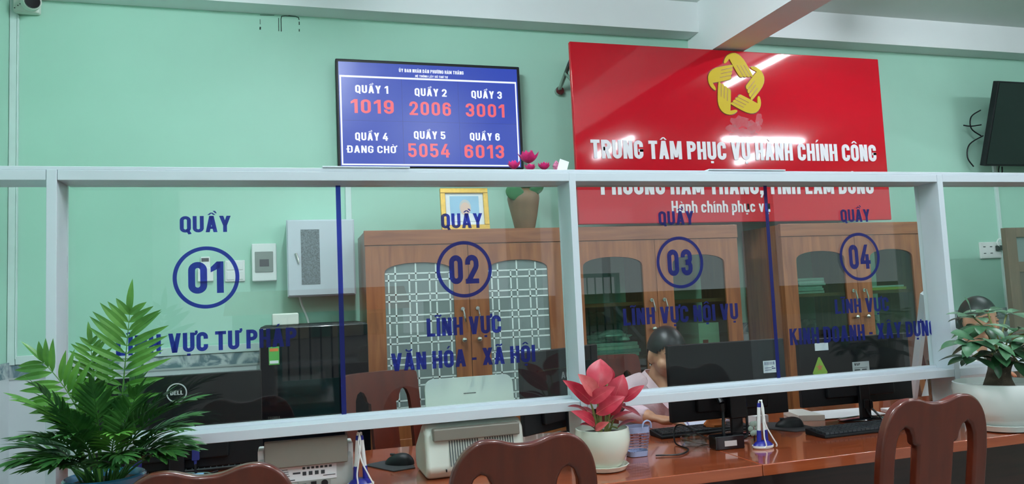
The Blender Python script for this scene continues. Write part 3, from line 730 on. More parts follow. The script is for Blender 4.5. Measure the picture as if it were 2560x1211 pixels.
# stacked papers and files behind the glass doors
def paper_stack(x0, x1, y0, y1, z, n, label, grp, cols=((222, 226, 226),), th=.012, nm='paper_bundle'):
    for i in range(n):
        dx, dy = random.uniform(-.012, .012), random.uniform(-.01, .01); c = cols[i % len(cols)]
        o = B().box(x0 + dx, x1 + dx, y0 + dy, y1 + dy, z + i * (th + .0006), z + i * (th + .0006) + th).done(nm, mat('file_%d_%d_%d' % c, c, .8, vary=.12, scale=40), bevel=.002)
        lb = label if isinstance(label, str) else label[i % len(label)]
        tag(o, lb, 'papers', grp)
paper_stack(1.60, 1.98, 1.78, 2.04, .961, 4, 'bundle of folded papers on the lower shelf behind the seated woman', 'paper bundles behind the woman', ((206, 212, 212), (172, 184, 190), (222, 222, 216)), .02)
paper_stack(3.10, 3.30, 1.76, 2.04, 1.279, 6, 'pale file in the stack at left behind glass of the far bookcase', 'files stacked on the far bookcase shelf', ((222, 230, 232), (190, 204, 206)), .016)
tag(B().box(3.60, 3.95, 1.76, 2.04, 1.279, 1.297).done('folder', mat('yellow_folder', (222, 204, 90), .7), bevel=.002), 'yellow folder lying on the upper shelf of the far bookcase', 'folder')
tag(B().box(3.62, 3.94, 1.77, 2.04, 1.2975, 1.309).done('folder', PAPER, bevel=.002), 'white folder lying on top of the yellow folder in the far bookcase', 'folder')
t = thing('file_box', 'white file box standing inside the bookcase behind the black monitor', 'box', (2.42, 1.85, .961))
B().box(2.36, 2.50, 1.74, 1.98, .961, 1.13).done('box_body', mat('cream_card', (220, 214, 200), .8), t, bevel=.002)
B().box(2.385, 2.42, 1.737, 1.74, .97, 1.03).done('red_label', mat('red_label', (196, 60, 50), .7), t, smooth=0)
# crumpled plastic-wrapped parcel
def lumpy(name, c, r, m, label, cat, seed, amp=.25, u=28, v=18):
    b = B(); rnd = random.Random(seed); vs_ = b.sphere((0, 0, 0), 1, u=u, v=v)
    ph = [(Vector((rnd.uniform(-4, 4), rnd.uniform(-4, 4), rnd.uniform(-4, 4))), rnd.uniform(0, 6)) for _ in range(9)]
    for q in vs_:
        d = q.co.normalized(); k = 1 + amp * sum(math.sin(d.dot(p) * 1.6 + f) for p, f in ph) / 5
        q.co = Vector((d.x * r[0] * k, d.y * r[1] * k, max(-r[2] * .8, d.z * r[2] * k))) + Vector(c)
    return tag(b.done(name, m, smooth=25), label, cat)
lumpy('plastic_parcel', (1.83, 1.88, 1.075), (.13, .10, .038), mat('crumpled_plastic', (196, 204, 204), .22, coat=.4, vary=.3, scale=30), 'crumpled plastic wrapped parcel lying on folded papers behind the woman', 'parcel', 3, .35)

# framed portrait (plain generic figure) and vase on the first bookcase
t = thing('picture_frame', 'gold framed portrait leaning on top of the latticed bookcase', 'picture', (.945, 1.75, 1.724))
Mf = Matrix.Translation((.945, 1.74, 1.7235)) @ Matrix.Rotation(-.10, 4, 'X')
GOLD = mat('gold_frame', (206, 164, 66), .35, metal=.4, vary=.15, scale=60)
b = B(); W2, H2, fw = .137, .238, .028
for a in ((-W2, W2, 0, fw), (-W2, W2, H2 - fw, H2), (-W2, -W2 + fw, fw, H2 - fw), (W2 - fw, W2, fw, H2 - fw)): b.box(a[0], a[1], -.012, .012, a[2], a[3], Mf)
b.done('frame', GOLD, t, bevel=.003)
B().box(-W2 + fw, W2 - fw, .0, .008, fw, H2 - fw, Mf).done('mount', PAPER, t, smooth=0)
pr = B().box(-.083, .083, -.0015, .0005, .048, .194, Mf).done('portrait_print', mat('pale_blue_print', (150, 192, 218), .5), t, smooth=0)
def flat(pts, d, m, nm, par):
    b = B(); b.face([Mf @ Vector((p[0], -d, p[1])) for p in pts]); return b.done(nm, m, par, smooth=0)
flat([(.075 * math.cos(a), .048 + .052 * math.sin(a)) for a in [PI * i / 20 for i in range(21)]], .0020, WHITEF, 'jacket', pr)
flat([(.003 + .034 * math.cos(a), .128 + .046 * math.sin(a)) for a in [2 * PI * i / 24 for i in range(24)]], .0024, mat('grey_hair_print', (196, 196, 196), .6), 'hair', pr)
flat([(.003 + .028 * math.cos(a), .120 + .038 * math.sin(a)) for a in [2 * PI * i / 24 for i in range(24)]], .0028, mat('skin_print', (224, 190, 172), .6), 'face', pr)
t = thing('vase', 'tall brown pottery vase on the latticed bookcase holding pink lotus flowers', 'vase', (1.296, 1.76, 1.7225))
vp = [(.056, 1.7225), (.060, 1.735), (.074, 1.80), (.088, 1.87), (.093, 1.90), (.090, 1.925), (.075, 1.948), (.058, 1.958), (.055, 1.975), (.062, 1.985), (.052, 1.983), (.046, 1.96)]
B().lathe(vp, 1.296, 1.76, 40, wob=lambda a, z: .012 * math.sin(5 * a + z * 30)).done('body', mat('brown_pottery', (122, 96, 70), .5, vary=.25, scale=6), t)
b = B()
for cx, cz, rx, rz, ang in ((1.225, 1.925, .055, .045, .5), (1.352, 1.945, .05, .035, -.4), (1.29, 1.97, .06, .02, .1)):
    Ml = Matrix.Rotation(ang, 4, 'Y') @ Matrix.Rotation(.5, 4, 'X')
    b.sphere((cx, 1.69, cz), rx, .012, rz, 16, 10, Ml)
b.done('lotus_leaf', mat('lotus_leaf', (66, 128, 84), .5, vary=.2), t)
def petal(b, c, az, el, L, W, cup=.25):
    rows = []
    for i in range(8):
        u = i / 7; wd = W * math.sin(PI * min(1, u * .86 + .08)) ** .8 * (1 - u ** 4 * .85)
        e = el + cup * (u - .2) * 2.2
        r = L * u * math.cos(e); z = L * u * math.sin(e) + cup * L * u * u * .5
        row = []
        for k in range(-2, 3):
            s_ = k / 2 * wd; bend = .35 * abs(k / 2) ** 2 * wd
            x, y = r - bend * math.cos(el) * .2, s_
            row.append(b.bm.verts.new((c[0] + x * math.cos(az) - y * math.sin(az), c[1] + x * math.sin(az) + y * math.cos(az), c[2] + z + bend)))
        rows.append(row)
    for i in range(7):
        for k in range(4): b.bm.faces.new((rows[i][k], rows[i][k + 1], rows[i + 1][k + 1], rows[i + 1][k]))
PINKF = mat('lotus_petal', (236, 50, 128), .5, vary=.3, scale=30)
PINKL = mat('pale_lotus_petal', (236, 150, 186), .5, vary=.3, scale=30)
def lotus(c, r, op, m, label, stem_to):
    t = thing('lotus_flower', label, 'flower', c, group='pink lotus flowers in the vase')
    b = B()
    for ringi, (n, el, k) in enumerate(((7, op, 1), (6, op + .45, .85), (4, op + .85, .7))):
        for i in range(n): petal(b, c, 2 * PI * i / n + ringi * .4 + c[0] * 9, el, r * k, r * .34)
    b.done('petals', m, t, smooth=60)
    B().tube(catmull([c, (c[0] * .5 + stem_to[0] * .5, c[1], c[2] - .04), stem_to], 4), .003, 6).done('stem', mat('green_stem', (70, 120, 60), .6), t)
st = (1.296, 1.76, 1.975)
lotus((1.325, 1.72, 2.100), .082, .25, PINKF, 'largest open pink lotus, highest in the brown vase', (1.281, 1.781, 1.976))
lotus((1.205, 1.62, 2.045), .055, .35, PINKF, 'pink lotus overlapping the corner of the number display', (1.271, 1.752, 1.976))
lotus((1.270, 1.53, 2.02), .045, .3, PINKF, 'small pink lotus low in front, below the highest bloom', (1.296, 1.734, 1.976))
lotus((1.375, 1.60, 2.04), .050, .25, PINKF, 'pink lotus half hidden by the rail, nearer the red sign', (1.321, 1.751, 1.976))
lotus((1.500, 1.74, 2.055), .058, 1.05, PINKL, 'pale pink lotus bud beside the white card', (1.312, 1.781, 1.976))

# ================================================================== BEHIND THE GLASS: fridge, screens, scanners
t = thing('refrigerator', 'black glossy refrigerator with green energy sticker behind the counter', 'refrigerator', (.107, 1.78, 0))
B().box(-.148, .362, 1.515, 2.08, .02, 1.244).done('body', BLACKM, t, bevel=.008)
for z0, z1 in ((.05, .775), (.785, 1.238)):
    d = B().box(-.148, .362, 1.468, 1.513, z0, z1).done('door', BLACKG, t, bevel=.006)
    B().box(-.1495, -.146, 1.462, 1.4685, z0 + .01, z1 - .01).done('edge_trim', STEELM, d, smooth=0)
    if z0 > .5:
        B().box(-.108, -.060, 1.4655, 1.4685, 1.062, 1.148).done('energy_sticker', mat('green_sticker', (92, 172, 80), .6), d, smooth=0)
        B().box(-.104, -.064, 1.4645, 1.466, 1.126, 1.140).done('sticker_band', mat('orange_print', (224, 120, 60), .6), d, smooth=0)
        B().box(-.104, -.064, 1.4645, 1.466, 1.068, 1.082).done('sticker_band', PAPER, d, smooth=0)
        b = B(); write(b, 'TOSHIBA', -.118, -.062, .806, .013, front(1.4665)); b.done('maker_lettering', STEELM, d, smooth=0)
tag(B().box(-.095, .035, 1.62, 1.75, 1.2445, 1.305).done('carton', mat('white_card_box', (222, 224, 214), .7), bevel=.008), 'small white carton standing on top of the black refrigerator', 'box')

def monitor(label, cx, y, z0, z1, w, rz, foot=True, base_y=.03):
    """back of a computer screen: local x across, -y towards the public"""
    t = thing('computer_monitor', label, 'monitor', (0, 0, 0)); h = z1 - z0
    B().box(-w / 2, w / 2, -.008, .014, z0 - ZT, z1 - ZT).done('housing', BLACKM, t, bevel=.004)
    B().box(-w / 2 + .008, w / 2 - .008, .0135, .0155, z0 - ZT + .012, z1 - ZT - .008).done('screen', mat('monitor_face', (30, 40, 56), .2, emit=.25), t, smooth=0)
    B().box(-w * .30, w * .30, -.030, -.0078, z0 - ZT + .03, z0 - ZT + h * .40).done('rear_casing', BLACKM, t, bevel=.008)
    if foot:
        B().box(-.024, .024, -.045, -.029, .012, z0 - ZT + h * .35).done('neck', BLACKP, t, bevel=.004)
        B().lathe([(.10, .0005), (.105, .006), (.095, .010), (.02, .016)], 0, -.01, 32, sy=.48).done('base', BLACKG, t)
    return place(t, (cx, y, ZT + .0005), rz)
def child(b, name, m, root, **k):            # add a part given in the thing's own coordinates
    o = b.done(name, m, None, **k); o.parent = root; return o

t = monitor('black monitor back with round white logo behind the palm', -.375, .45, .800, 1.114, .54, 0)
b = B()
for i in range(48):
    a, c = 2 * PI * i / 48, 2 * PI * (i + 1) / 48
    b.face([(-.002 + r * math.cos(q), -.0092, .283 + r * math.sin(q)) for r, q in ((.0285, a), (.0325, a), (.0325, c), (.0285, c))])
write(b, 'DELL', -.022, .018, .276, .014, lambda u, v, d: Vector((u, -.0092 - d, v)), t=.2)
child(b, 'round_logo', mat('silver_logo', (216, 222, 222), .3), t, smooth=0)
child(B().box(-.022 + .07, .07, -.052, -.0305, .06, .10).cyl((.058, -.045, .06), (.058, -.045, .045), .006, .004, 8), 'cable_plug', mat('blue_plug', (44, 54, 128), .5), t, bevel=.002)
child(B().tube(catmull([(.058, -.045, .05), (.06, -.05, .02), (.07, -.03, .004), (.12, .03, .003)], 5), .004, 6), 'cable', BLACKP, t)

t = monitor('black monitor back with grey maker letters, behind the white scanner tray and middle post', 1.04, .55, .800, 1.114, .494, .555)
child(B().box(-.16, .05, -.0098, -.0078, .262, .268), 'vent_slot', BLACKG, t, smooth=0)
b = B(); write(b, 'AOC', -.012, .073, .222, .026, lambda u, v, d: Vector((u, -.0092 - d, v)), t=.16); child(b, 'lettering', mat('grey_print', (120, 130, 132), .5), t, smooth=0)

t = monitor('black monitor back with white asset sticker hiding the woman\'s face', 1.585, .20, .838, 1.122, .50, -.01)
child(B().box(.150, .205, -.0100, -.0081, .222, .268), 'asset_sticker', PAPER, t, smooth=0)
b = B()
for i in range(9): b.box(.155 + i * .005, .155 + i * .005 + random.choice((.0018, .0032)), -.0106, -.0099, .252, .264)
b.box(.156, .185, -.0106, -.0099, .240, .242); b.box(.156, .185, -.0106, -.0099, .232, .234); b.box(.186, .202, -.0106, -.0099, .236, .240); b.box(.186, .194, -.0106, -.0099, .243, .246)
child(b, 'sticker_print', mat('print_blue_grey', (70, 78, 120), .6), t, smooth=0)
child(B().box(-.035, .035, -.062, -.031, .07, .17), 'stand_hinge', BLACKP, t, bevel=.006)
child(B().cyl((-.07, -.034, .155), (-.07, -.06, .13), .011, n=10).cyl((-.07, -.06, .13), (-.068, -.062, .10), .010, .007, 10), 'cable_plug', BLACKP, t)
child(B().box(.018, .045, -.055, -.031, .150, .163).cyl((.035, -.048, .15), (.037, -.05, .11), .005, n=8), 'cable_plug', mat('blue_plug', (44, 54, 128), .5), t, bevel=.002)
child(B().tube(catmull([(-.068, -.062, .10), (-.075, -.07, .05), (-.095, -.10, .012), (-.11, -.13, .010), (-.13, -.15, .010)], 6), .006, 8).tube(catmull([(.037, -.05, .11), (.03, -.06, .05), (.0, -.10, .012), (-.06, -.13, .010)], 6), .005, 8), 'cable', BLACKP, t)

t = monitor('black monitor back with green triangle sticker beside the brace', 2.20, .24, .838, 1.108, .53, -.02)
child(B().box(-.19, -.128, -.0098, -.0081, .288, .318), 'paper_note', PAPER, t, smooth=0)
b = B(); F = lambda u, v, d: Vector((u, -.0098 - d, v))
b.face([F(-.205, .195, 0), F(-.145, .195, 0), F(-.140, .20, 0), F(-.1715, .262, 0), F(-.1785, .262, 0), F(-.210, .20, 0)]); child(b, 'triangle_sticker', mat('lime_sticker', (150, 190, 70), .6), t, smooth=0)
b = B(); b.face([F(-.175 + r * math.sin(2 * PI * i / 10), .222 + r * math.cos(2 * PI * i / 10), .0006) for i, r in enumerate((.017, .007) * 5)]); child(b, 'star_print', mat('orange_star', (206, 130, 84), .6), t, smooth=0)
child(B().box(-.02, .060, -.0098, -.0081, .190, .232), 'asset_sticker', mat('grey_label', (196, 200, 202), .6), t, smooth=0)
b = B(); write(b, 'VSP', -.012, .016, .217, .010, lambda u, v, d: Vector((u, -.0102 - d, v)), t=.2)
b.box(-.012, .014, -.0104, -.0097, .198, .202); b.box(.024, .046, -.0104, -.0097, .198, .202); b.box(-.012, .050, -.0104, -.0097, .207, .2085)
child(b, 'sticker_print', DGREY, t, smooth=0)
child(B().box(-.012, .012, -.05, -.03, .05, .085).box(.018, .03, -.05, -.03, .05, .08), 'cable_plug', BLACKP, t, bevel=.002)
child(B().tube(catmull([(0, -.045, .05), (.01, -.06, .02), (.05, -.09, .008), (-.05, -.115, .008), (-.15, -.10, .008)], 6), .004, 6).tube(catmull([(.024, -.045, .05), (.04, -.08, .012), (.03, -.105, .008), (-.08, -.12, .008)], 6), .004, 6), 'cable', BLACKP, t)

# scanners
z = ZT + .0005
t = thing('document_scanner', 'white document scanner with slotted back and upright rounded tray', 'scanner', (.55, .1, z))
b = prism_x(B(), [(.015, z), (-.012, z + .03), (.012, .915), (.040, .936), (.075, .936), (.15, .89), (.215, .85), (.215, z + .02), (.19, z)], .388, .708)
b.done('body', OFFW, t, bevel=.014, seg=3)
b = B()
for i in range(26):
    x = .462 + i * .0082
    if .555 < x < .572: continue
    b.face([(x, -.0135, .812), (x + .0038, -.0135, .812), (x + .0038, .0085, .893), (x, .0085, .893)])
b.done('vent_slot', mat('slot_shadow_grey', (84, 92, 92), .8), t, smooth=0, loc=None)
for v in COL.objects[-1].data.vertices: v.co.y -= .0016
B().box(.412, .690, -.012, .02, .890, .9275).done('tray_flap', TAUPE, t, bevel=.004)
Mt = Matrix.Translation((.572, .148, .925)) @ Matrix.Rotation(-.16, 4, 'X')
b = B(); rr_ = [(-.152, -.04), (.152, -.04)] + arc(.152 - .03, .142 - .03, .03, .03, 0, 90, 6) + arc(-.152 + .03, .142 - .03, .03, .03, 90, 180, 6)
b.plate(rr_, [], .012, lambda u, v, d: Mt @ Vector((u, d, v))); tr = b.done('input_tray', OFFW, t, bevel=.003)
b = B(); F = lambda u, v, d: Mt @ Vector((u, -.0008 - d, v))
for i in range(12): b.face([F(-.022 + i * .0036, .085, 0), F(-.022 + i * .0036 + .0026, .085, 0), F(-.022 + i * .0036 + .0026, .0885, 0), F(-.022 + i * .0036, .0885, 0)])
b.done('small_print', DGREY, tr, smooth=0)
B().box(.447, .450, -.0165, -.009, .797, .805).done('lock_slot', BLACKP, t, smooth=0)

t = thing('document_scanner', 'grey document scanner seen from behind with taupe flap and rating label', 'scanner', (.035, .15, z))
prism_x(B(), [(.060, z), (.056, z + .02), (.060, .86), (.10, .893), (.14, .893), (.20, .86), (.235, .84), (.235, z + .02), (.22, z)], -.105, .172).done('body', mat('pale_grey_plastic', (188, 194, 190), .45), t, bevel=.008, seg=3)
B().box(-.106, -.088, .075, .16, .835, .899).done('side_cover', WHITEPL, t, bevel=.004)
B().box(.157, .175, .075, .16, .82, .899).done('side_cover', WHITEPL, t, bevel=.004)
B().box(-.086, .156, .036, .056, .848, .928).done('rear_flap', TAUPE, t, bevel=.004)
lb = B().box(-.052, .122, .0535, .057, .802, .846).done('rating_label', PAPER, t, smooth=0)
b = B(); rnd = random.Random(5)
for i in range(5): b.box(-.048, -.048 + rnd.uniform(.016, .034), .0528, .0536, .838 - i * .0062, .8395 - i * .0062)
for i in range(7): b.box(.022 + i * .013, .030 + i * .013, .0528, .0536, .836, .8425)
for i in range(4): b.box(.022 + i * .018, .033 + i * .018, .0528, .0536, .818, .829)
b.box(-.006, .016, .0528, .0536, .824, .829); b.box(-.048, .0, .0528, .0536, .806, .8085); b.box(.082, .118, .0528, .0536, .812, .814)
b.done('label_print', DGREY, lb, smooth=0)
B().box(.008, .104, .0525, .0575, .7735, .803).done('port_panel', GREYP, t, bevel=.003)
b = B(); b.box(.018, .032, .0505, .0535, .776, .794); b.box(.046, .062, .0505, .0535, .776, .798); b.cyl((.086, .0535, .79), (.086, .0505, .79), .010, n=16)
b.done('port', BLACKP, t, smooth=0)

# keyboards, mice, pads
def keyboard(label, cx, cy, w, d, rz, m=BLACKM):
    t = thing('keyboard', label, 'keyboard'); 
    child(prism_x(B(), [(-d / 2, 0), (-d / 2, .010), (d / 2, .022), (d / 2, 0)], -w / 2, w / 2), 'tray', m, t, bevel=.003)
    b = B(); nx, ny = int(w / .021), 5
    for j in range(ny):
        for i in range(nx):
            x = -w / 2 + .012 + i * (w - .024) / nx; y = -d / 2 + .012 + j * (d - .024) / ny; zz = .010 + .012 * (y + d / 2) / d
            b.box(x, x + (w - .024) / nx - .003, y, y + (d - .024) / ny - .003, zz, zz + .007)
    child(b, 'keys', DGREY if m is BLACKM else BLACKM, t, smooth=0)
    return place(t, (cx, cy, z), rz)
keyboard('black keyboard in front of the woman under her monitor', 1.52, .306, .40, .10, 0.0)
keyboard('black keyboard in front of the monitor with the triangle sticker', 2.02, .03, .40, .11, 0.02)
keyboard('grey keyboard beyond the logo monitor on the palm side', -.33, .560, .40, .11, .03, DGREY)
def mouse(label, cx, cy, rz):
    b = B(); g = b.sphere((0, 0, 0), .033, .055, .036, 20, 14)
    for q in g: q.co.z = max(q.co.z, 0) * (1 - .25 * (q.co.y / .055))
    t = b.done('computer_mouse', BLACKM); tag(t, label, 'mouse'); t.location = (cx, cy, z + .0032); t.rotation_euler = (0, 0, rz)
    child(B().box(-.004, .004, .018, .036, .026, .034), 'scroll_wheel', DGREY, t, bevel=.002)
    return t
def pad(label, pts):
    b = B(); b.plate(pts, [], .003, lambda u, v, d: Vector((u, v, z + d))); return tag(b.done('mouse_pad', mat('dark_pad', (42, 44, 46), .8, vary=.1)), label, 'mouse pad')
pad('dark mouse pad beside the white scanner', [(.228, .335), (.31, .185), (.385, .205), (.385, .36), (.30, .37)]); mouse('black mouse on the pad beside the white scanner', .345, .29, .9)
pad('dark mouse pad beyond the pen stand, beside the stickered monitor', [(1.77, .235), (1.815, .135), (1.93, .128), (1.935, .30), (1.85, .36)]); mouse('black mouse on the pad beside the stickered monitor', 1.865, .235, 1.2)

# papers and odds and ends on the counter
def slab(name, label, cat, pts, z0, th, m):
    b = B(); b.plate(pts, [], th, lambda u, v, d: Vector((u, v, z0 + d))); return tag(b.done(name, m), label, cat)
slab('paper_sheet', 'white sheets under the stickered monitor, topmost of the loose papers', 'paper', [(2.08, .30), (2.37, .27), (2.39, .46), (2.12, .49)], z + .003, .002, PAPER)
slab('book', 'thin pale book lying under the stickered monitor', 'book', [(1.98, .33), (2.075, .29), (2.105, .47), (2.03, .50)], z, .022, mat('pale_cover', (214, 214, 206), .6))
slab('paper_sheet', 'white sheet lying between the brace and the chair top', 'paper', [(2.42, .24), (2.60, .22), (2.63, .38), (2.45, .40)], z, .006, PAPER)
slab('paper_sheet', 'printed sheet on the counter under the woman\'s pen', 'paper', [(1.54, .405), (1.76, .405), (1.76, .53), (1.54, .53)], z, .003, mat('bluish_paper', (206, 212, 230), .8))
slab('note_block', 'white note block just beyond the pens of the double pen stand', 'paper', [(1.80, .36), (1.865, .37), (1.855, .42), (1.79, .41)], z, .03, PAPER)
slab('card_box', 'pale blue card box behind the logo monitor', 'box', [(-.36, .60 - .06), (-.26, .62 - .06), (-.265, .54), (-.36, .535)][::-1] if False else [(-.37, .40), (-.29, .40), (-.29, .375), (-.37, .375)], z, .018, mat('light_blue_card', (128, 178, 214), .6))
tag(B().box(-.505, -.462, .27, .31, z, .875).done('pen_box', mat('dark_blue_plastic', (38, 44, 120), .4), bevel=.004), 'dark blue pen box behind the palm pot', 'box')
slab('folder', 'cream folder with red spine lying under the logo monitor', 'folder', [(-.47, .33), (-.41, .33), (-.41, .38), (-.47, .38)], z, .022, mat('cream_card', (220, 214, 200), .8))
tag(B().box(-.095, -.03, .40, .46, z, .83).done('desk_box', GREYP, bevel=.003), 'grey box between the logo monitor and the grey scanner', 'box')
tag(B().box(.93, 1.02, .36, .44, z, .80).done('adapter_box', mat('pale_device', (206, 210, 206), .4), bevel=.004), 'small pale device box behind the white scanner', 'box')
t = thing('thermos', 'brushed steel vacuum flask behind the brace at the screen corner', 'flask', (2.80, .42, z))
B().lathe([(.044, z), (.046, z + .01), (.046, z + .15), (.040, z + .16)], 2.80, .42, 32).done('body', STEELM, t)
B().lathe([(.041, z + .1605), (.043, z + .165), (.043, z + .19), (.036, z + .197)], 2.80, .42, 32).done('lid', STEELM, t)
B().tube([(2.754, .41, z + .02), (2.754, .41, z + .19)], .008, 8).done('handle', BLACKP, t)
# glass ashtray
GL2 = glass('thick_glass', (.80, .86, .84), .08)
t = tag(B().lathe([(.046, z), (.050, z + .004), (.051, z + .028), (.047, z + .031), (.042, z + .027), (.040, z + .009), (.02, z + .007), (.001, z + .007)], 1.372, .10, 40, wob=lambda a, q: .02 * math.cos(12 * a)).done('ashtray', GL2), 'clear glass ashtray on the counter beside the adapter box', 'ashtray')
# adapter box with tape
t = thing('power_adapter', 'black adapter box with strip of clear tape, in front of the monitor stand', 'adapter', (1.437, .0, z))
Mt = Matrix.Translation((1.437, -.002, z)) @ Matrix.Rotation(-.06, 4, 'Z')
B().box(-.054, .054, -.026, .026, 0, .046, Mt).done('casing', BLACKG, t, bevel=.003)
B().box(-.022, .024, -.0275, -.0255, .012, .030, Mt).done('tape', mat('cloudy_tape', (196, 190, 190), .3, vary=.15), t, smooth=0)
tag(B().tube(catmull([(1.16, -.01, z + .004), (1.24, -.03, z + .004), (1.305, .03, z + .004), (1.315, .14, z + .006), (1.35, .20, z + .05), (1.39, .205, z + .052), (1.43, .17, z + .02), (1.45, .10, z + .006)], 8), .0028, 6).done('cable', BLACKP), 'thin black cable looping past the ashtray to the basket', 'cable')
t = thing('paper_flower', 'small grey green plastic flower beside the monitor stand', 'ornament', (1.59, .06, z))
b = B()
for i in range(6): b.sphere((1.59 + .014 * math.cos(i * PI / 3), .06, .817 + .018 * math.sin(i * PI / 3)), .011, .004, .011, 10, 6)
b.done('petals', mat('grey_green_plastic', (140, 158, 146), .5), t)
B().cyl((1.592, .065, z), (1.59, .061, .80), .003, n=8).done('stem', BLACKP, t)
tag(lumpy('orange_toy', (1.575, .30, .80), (.045, .022, .025), mat('orange_plush', (176, 92, 34), .8, vary=.15), 'small orange brown ornament behind the pen stand', 'toy', 9, .2, 18, 12))

# pen stands
def pen_stand(label, cx, cy, rz=0):
    t = thing('pen_stand', label, 'pen stand')
    NAVY = mat('navy_plastic', (34, 38, 142), .35)
    b = B(); b.lathe([(.036, 0), (.040, .004), (.040, .010)], 0, 0, 28, sy=.7); child(b, 'base', WHITEPL, t)
    b = B(); b.lathe([(.037, .0102), (.030, .018), (.020, .024)], 0, 0, 28, sy=.7); child(b, 'top_plate', NAVY, t)
    for s in (-1, 1):
        x0, x1 = s * .013, s * .005
        child(B().cyl((x0 * 1.15, 0, .020), (x0, 0, .060), .0085, .0075, 14), 'socket', NAVY, t)
        p = child(B().cyl((x0, 0, .060), (x1 * 1.3, 0, .138), .0062, .0060, 14), 'pen', WHITEPL, t)
        child(B().cyl((x1 * 1.3, 0, .1385), (x1 * 1.2, 0, .152), .0060, .0052, 14), 'pen_cap', NAVY, t)
        child(B().tube(catmull([(x1 * 1.2, 0, .150), (x1 * 1.1, -.002, .160), (x1 * .2, -.008, .158), (-x1 * .6, -.012, .13), (s * .004, -.016, .08), (s * .016 + .006, -.022, .04), (s * .022 + .014, -.027, .012), (s * .026 + .010, -.024, .004)], 8), .0025, 8), 'cord', WHITEPL, t)
    return place(t, (cx, cy, z), rz)
p0 = pen_stand('white and navy pen stand with two corded pens near the black monitor stand', 1.545, -.055, .1)
p1 = dup(p0, (.192, .035, z), -.1, 'white and navy pen stand with two corded pens beside the grey scanner')
for o in (p0, p1): o['group'] = 'corded pen stands on the counter'

# blue basket
b = B(); rows, n = 11, 30; prev = None; grid = []
for j in range(rows + 1):
    u = j / rows; r = .038 + .014 * u; rw = []
    for i in range(n):
        a = 2 * PI * i / n; q = r / (abs(math.cos(a)) ** 4 + abs(math.sin(a)) ** 4) ** .25 * .93
        rw.append(b.bm.verts.new((1.113 + q * math.cos(a) * .92, .035 + q * math.sin(a) * .75, z + .001 + .098 * u)))
    grid.append(rw)
b.bm.faces.new(grid[0]); cells = []
for j in range(rows):
    for i in range(n):
        f = b.bm.faces.new((grid[j][i], grid[j][(i + 1) % n], grid[j + 1][(i + 1) % n], grid[j + 1][i]))
        if 2 <= j <= 8: cells.append(f)
bmesh.ops.inset_individual(b.bm, faces=cells, thickness=.0029, depth=0)
bmesh.ops.delete(b.bm, geom=cells, context='FACES_ONLY')
PERI = mat('periwinkle_plastic', (158, 172, 208), .4)
t = b.done('basket', PERI, smooth=40); tag(t, 'small periwinkle blue perforated basket beside the white pot', 'basket')
sd = t.modifiers.new('solid', 'SOLIDIFY'); sd.thickness = .0022
B().tube(catmull([(1.118, -.006, z + .096), (1.124, -.006, z + .114), (1.138, -.004, z + .120), (1.152, -.001, z + .113), (1.155, .002, z + .094)], 6), .003, 8).done('handle', PERI, t)

# ================================================================== PLANTS
def blade(b, p0, p1, W, up, sag=0.0, fold=.15, n=8, peak=.45, tipw=.0):
    """one leaf from p0 to p1, width W, arched by sag against up"""
    p0, p1, up = Vector(p0), Vector(p1), Vector(up).normalized()
    d = p1 - p0; L = d.length; d.normalize(); sd = d.cross(up).normalized(); nn = sd.cross(d).normalized()
    rows = []
    for i in range(n + 1):
        u = i / n
        wd = W / 2 * (math.sin(PI * u ** (math.log(.5) / math.log(peak)))) ** .85 if 0 < u < 1 else 0
        c = p0 + d * (L * u) + nn * (sag * L * (4 * u * (1 - u)))
        if wd < 1e-5: rows.append([b.bm.verts.new(c)])
        else: rows.append([b.bm.verts.new(c + sd * (k * wd) + nn * (fold * wd * abs(k))) for k in (-1, -.5, 0, .5, 1)])
    for r0, r1 in zip(rows, rows[1:]):
        if len(r0) == 1 and len(r1) == 1: continue
        if len(r0) == 1:
            for k in range(4): b.bm.faces.new((r0[0], r1[k], r1[k + 1]))
        elif len(r1) == 1:
            for k in range(4): b.bm.faces.new((r0[k], r0[k + 1], r1[0]))
        else:
            for k in range(4): b.bm.faces.new((r0[k], r0[k + 1], r1[k + 1], r1[k]))

def leafmat(name, c, c2, rough=.4, scale=14):
    m = mat(name, c, rough, vary=0)
    n = m.node_tree.nodes; l = m.node_tree.links; p = n['Principled BSDF']
    tc = n.new('ShaderNodeTexCoord'); ns = n.new('ShaderNodeTexNoise'); ns.inputs['Scale'].default_value = scale; ns.inputs['Detail'].default_value = 3
    rp = n.new('ShaderNodeValToRGB'); e = rp.color_ramp.elements; e[0].position = .38; e[1].position = .62
    e[0].color = (*lin(c), 1); e[1].color = (*lin(c2), 1)
    l.new(tc.outputs['Object'], ns.inputs['Vector']); l.new(ns.outputs['Fac'], rp.inputs[0]); l.new(rp.outputs[0], p.inputs['Base Color'])
    return m
PALM_L = leafmat('young_palm_leaf', (66, 122, 40), (98, 154, 60)); PALM_D = leafmat('mature_palm_leaf', (38, 84, 40), (64, 116, 50))
SOIL = mat('dark_soil', (34, 26, 20), .9, vary=.4, scale=60)

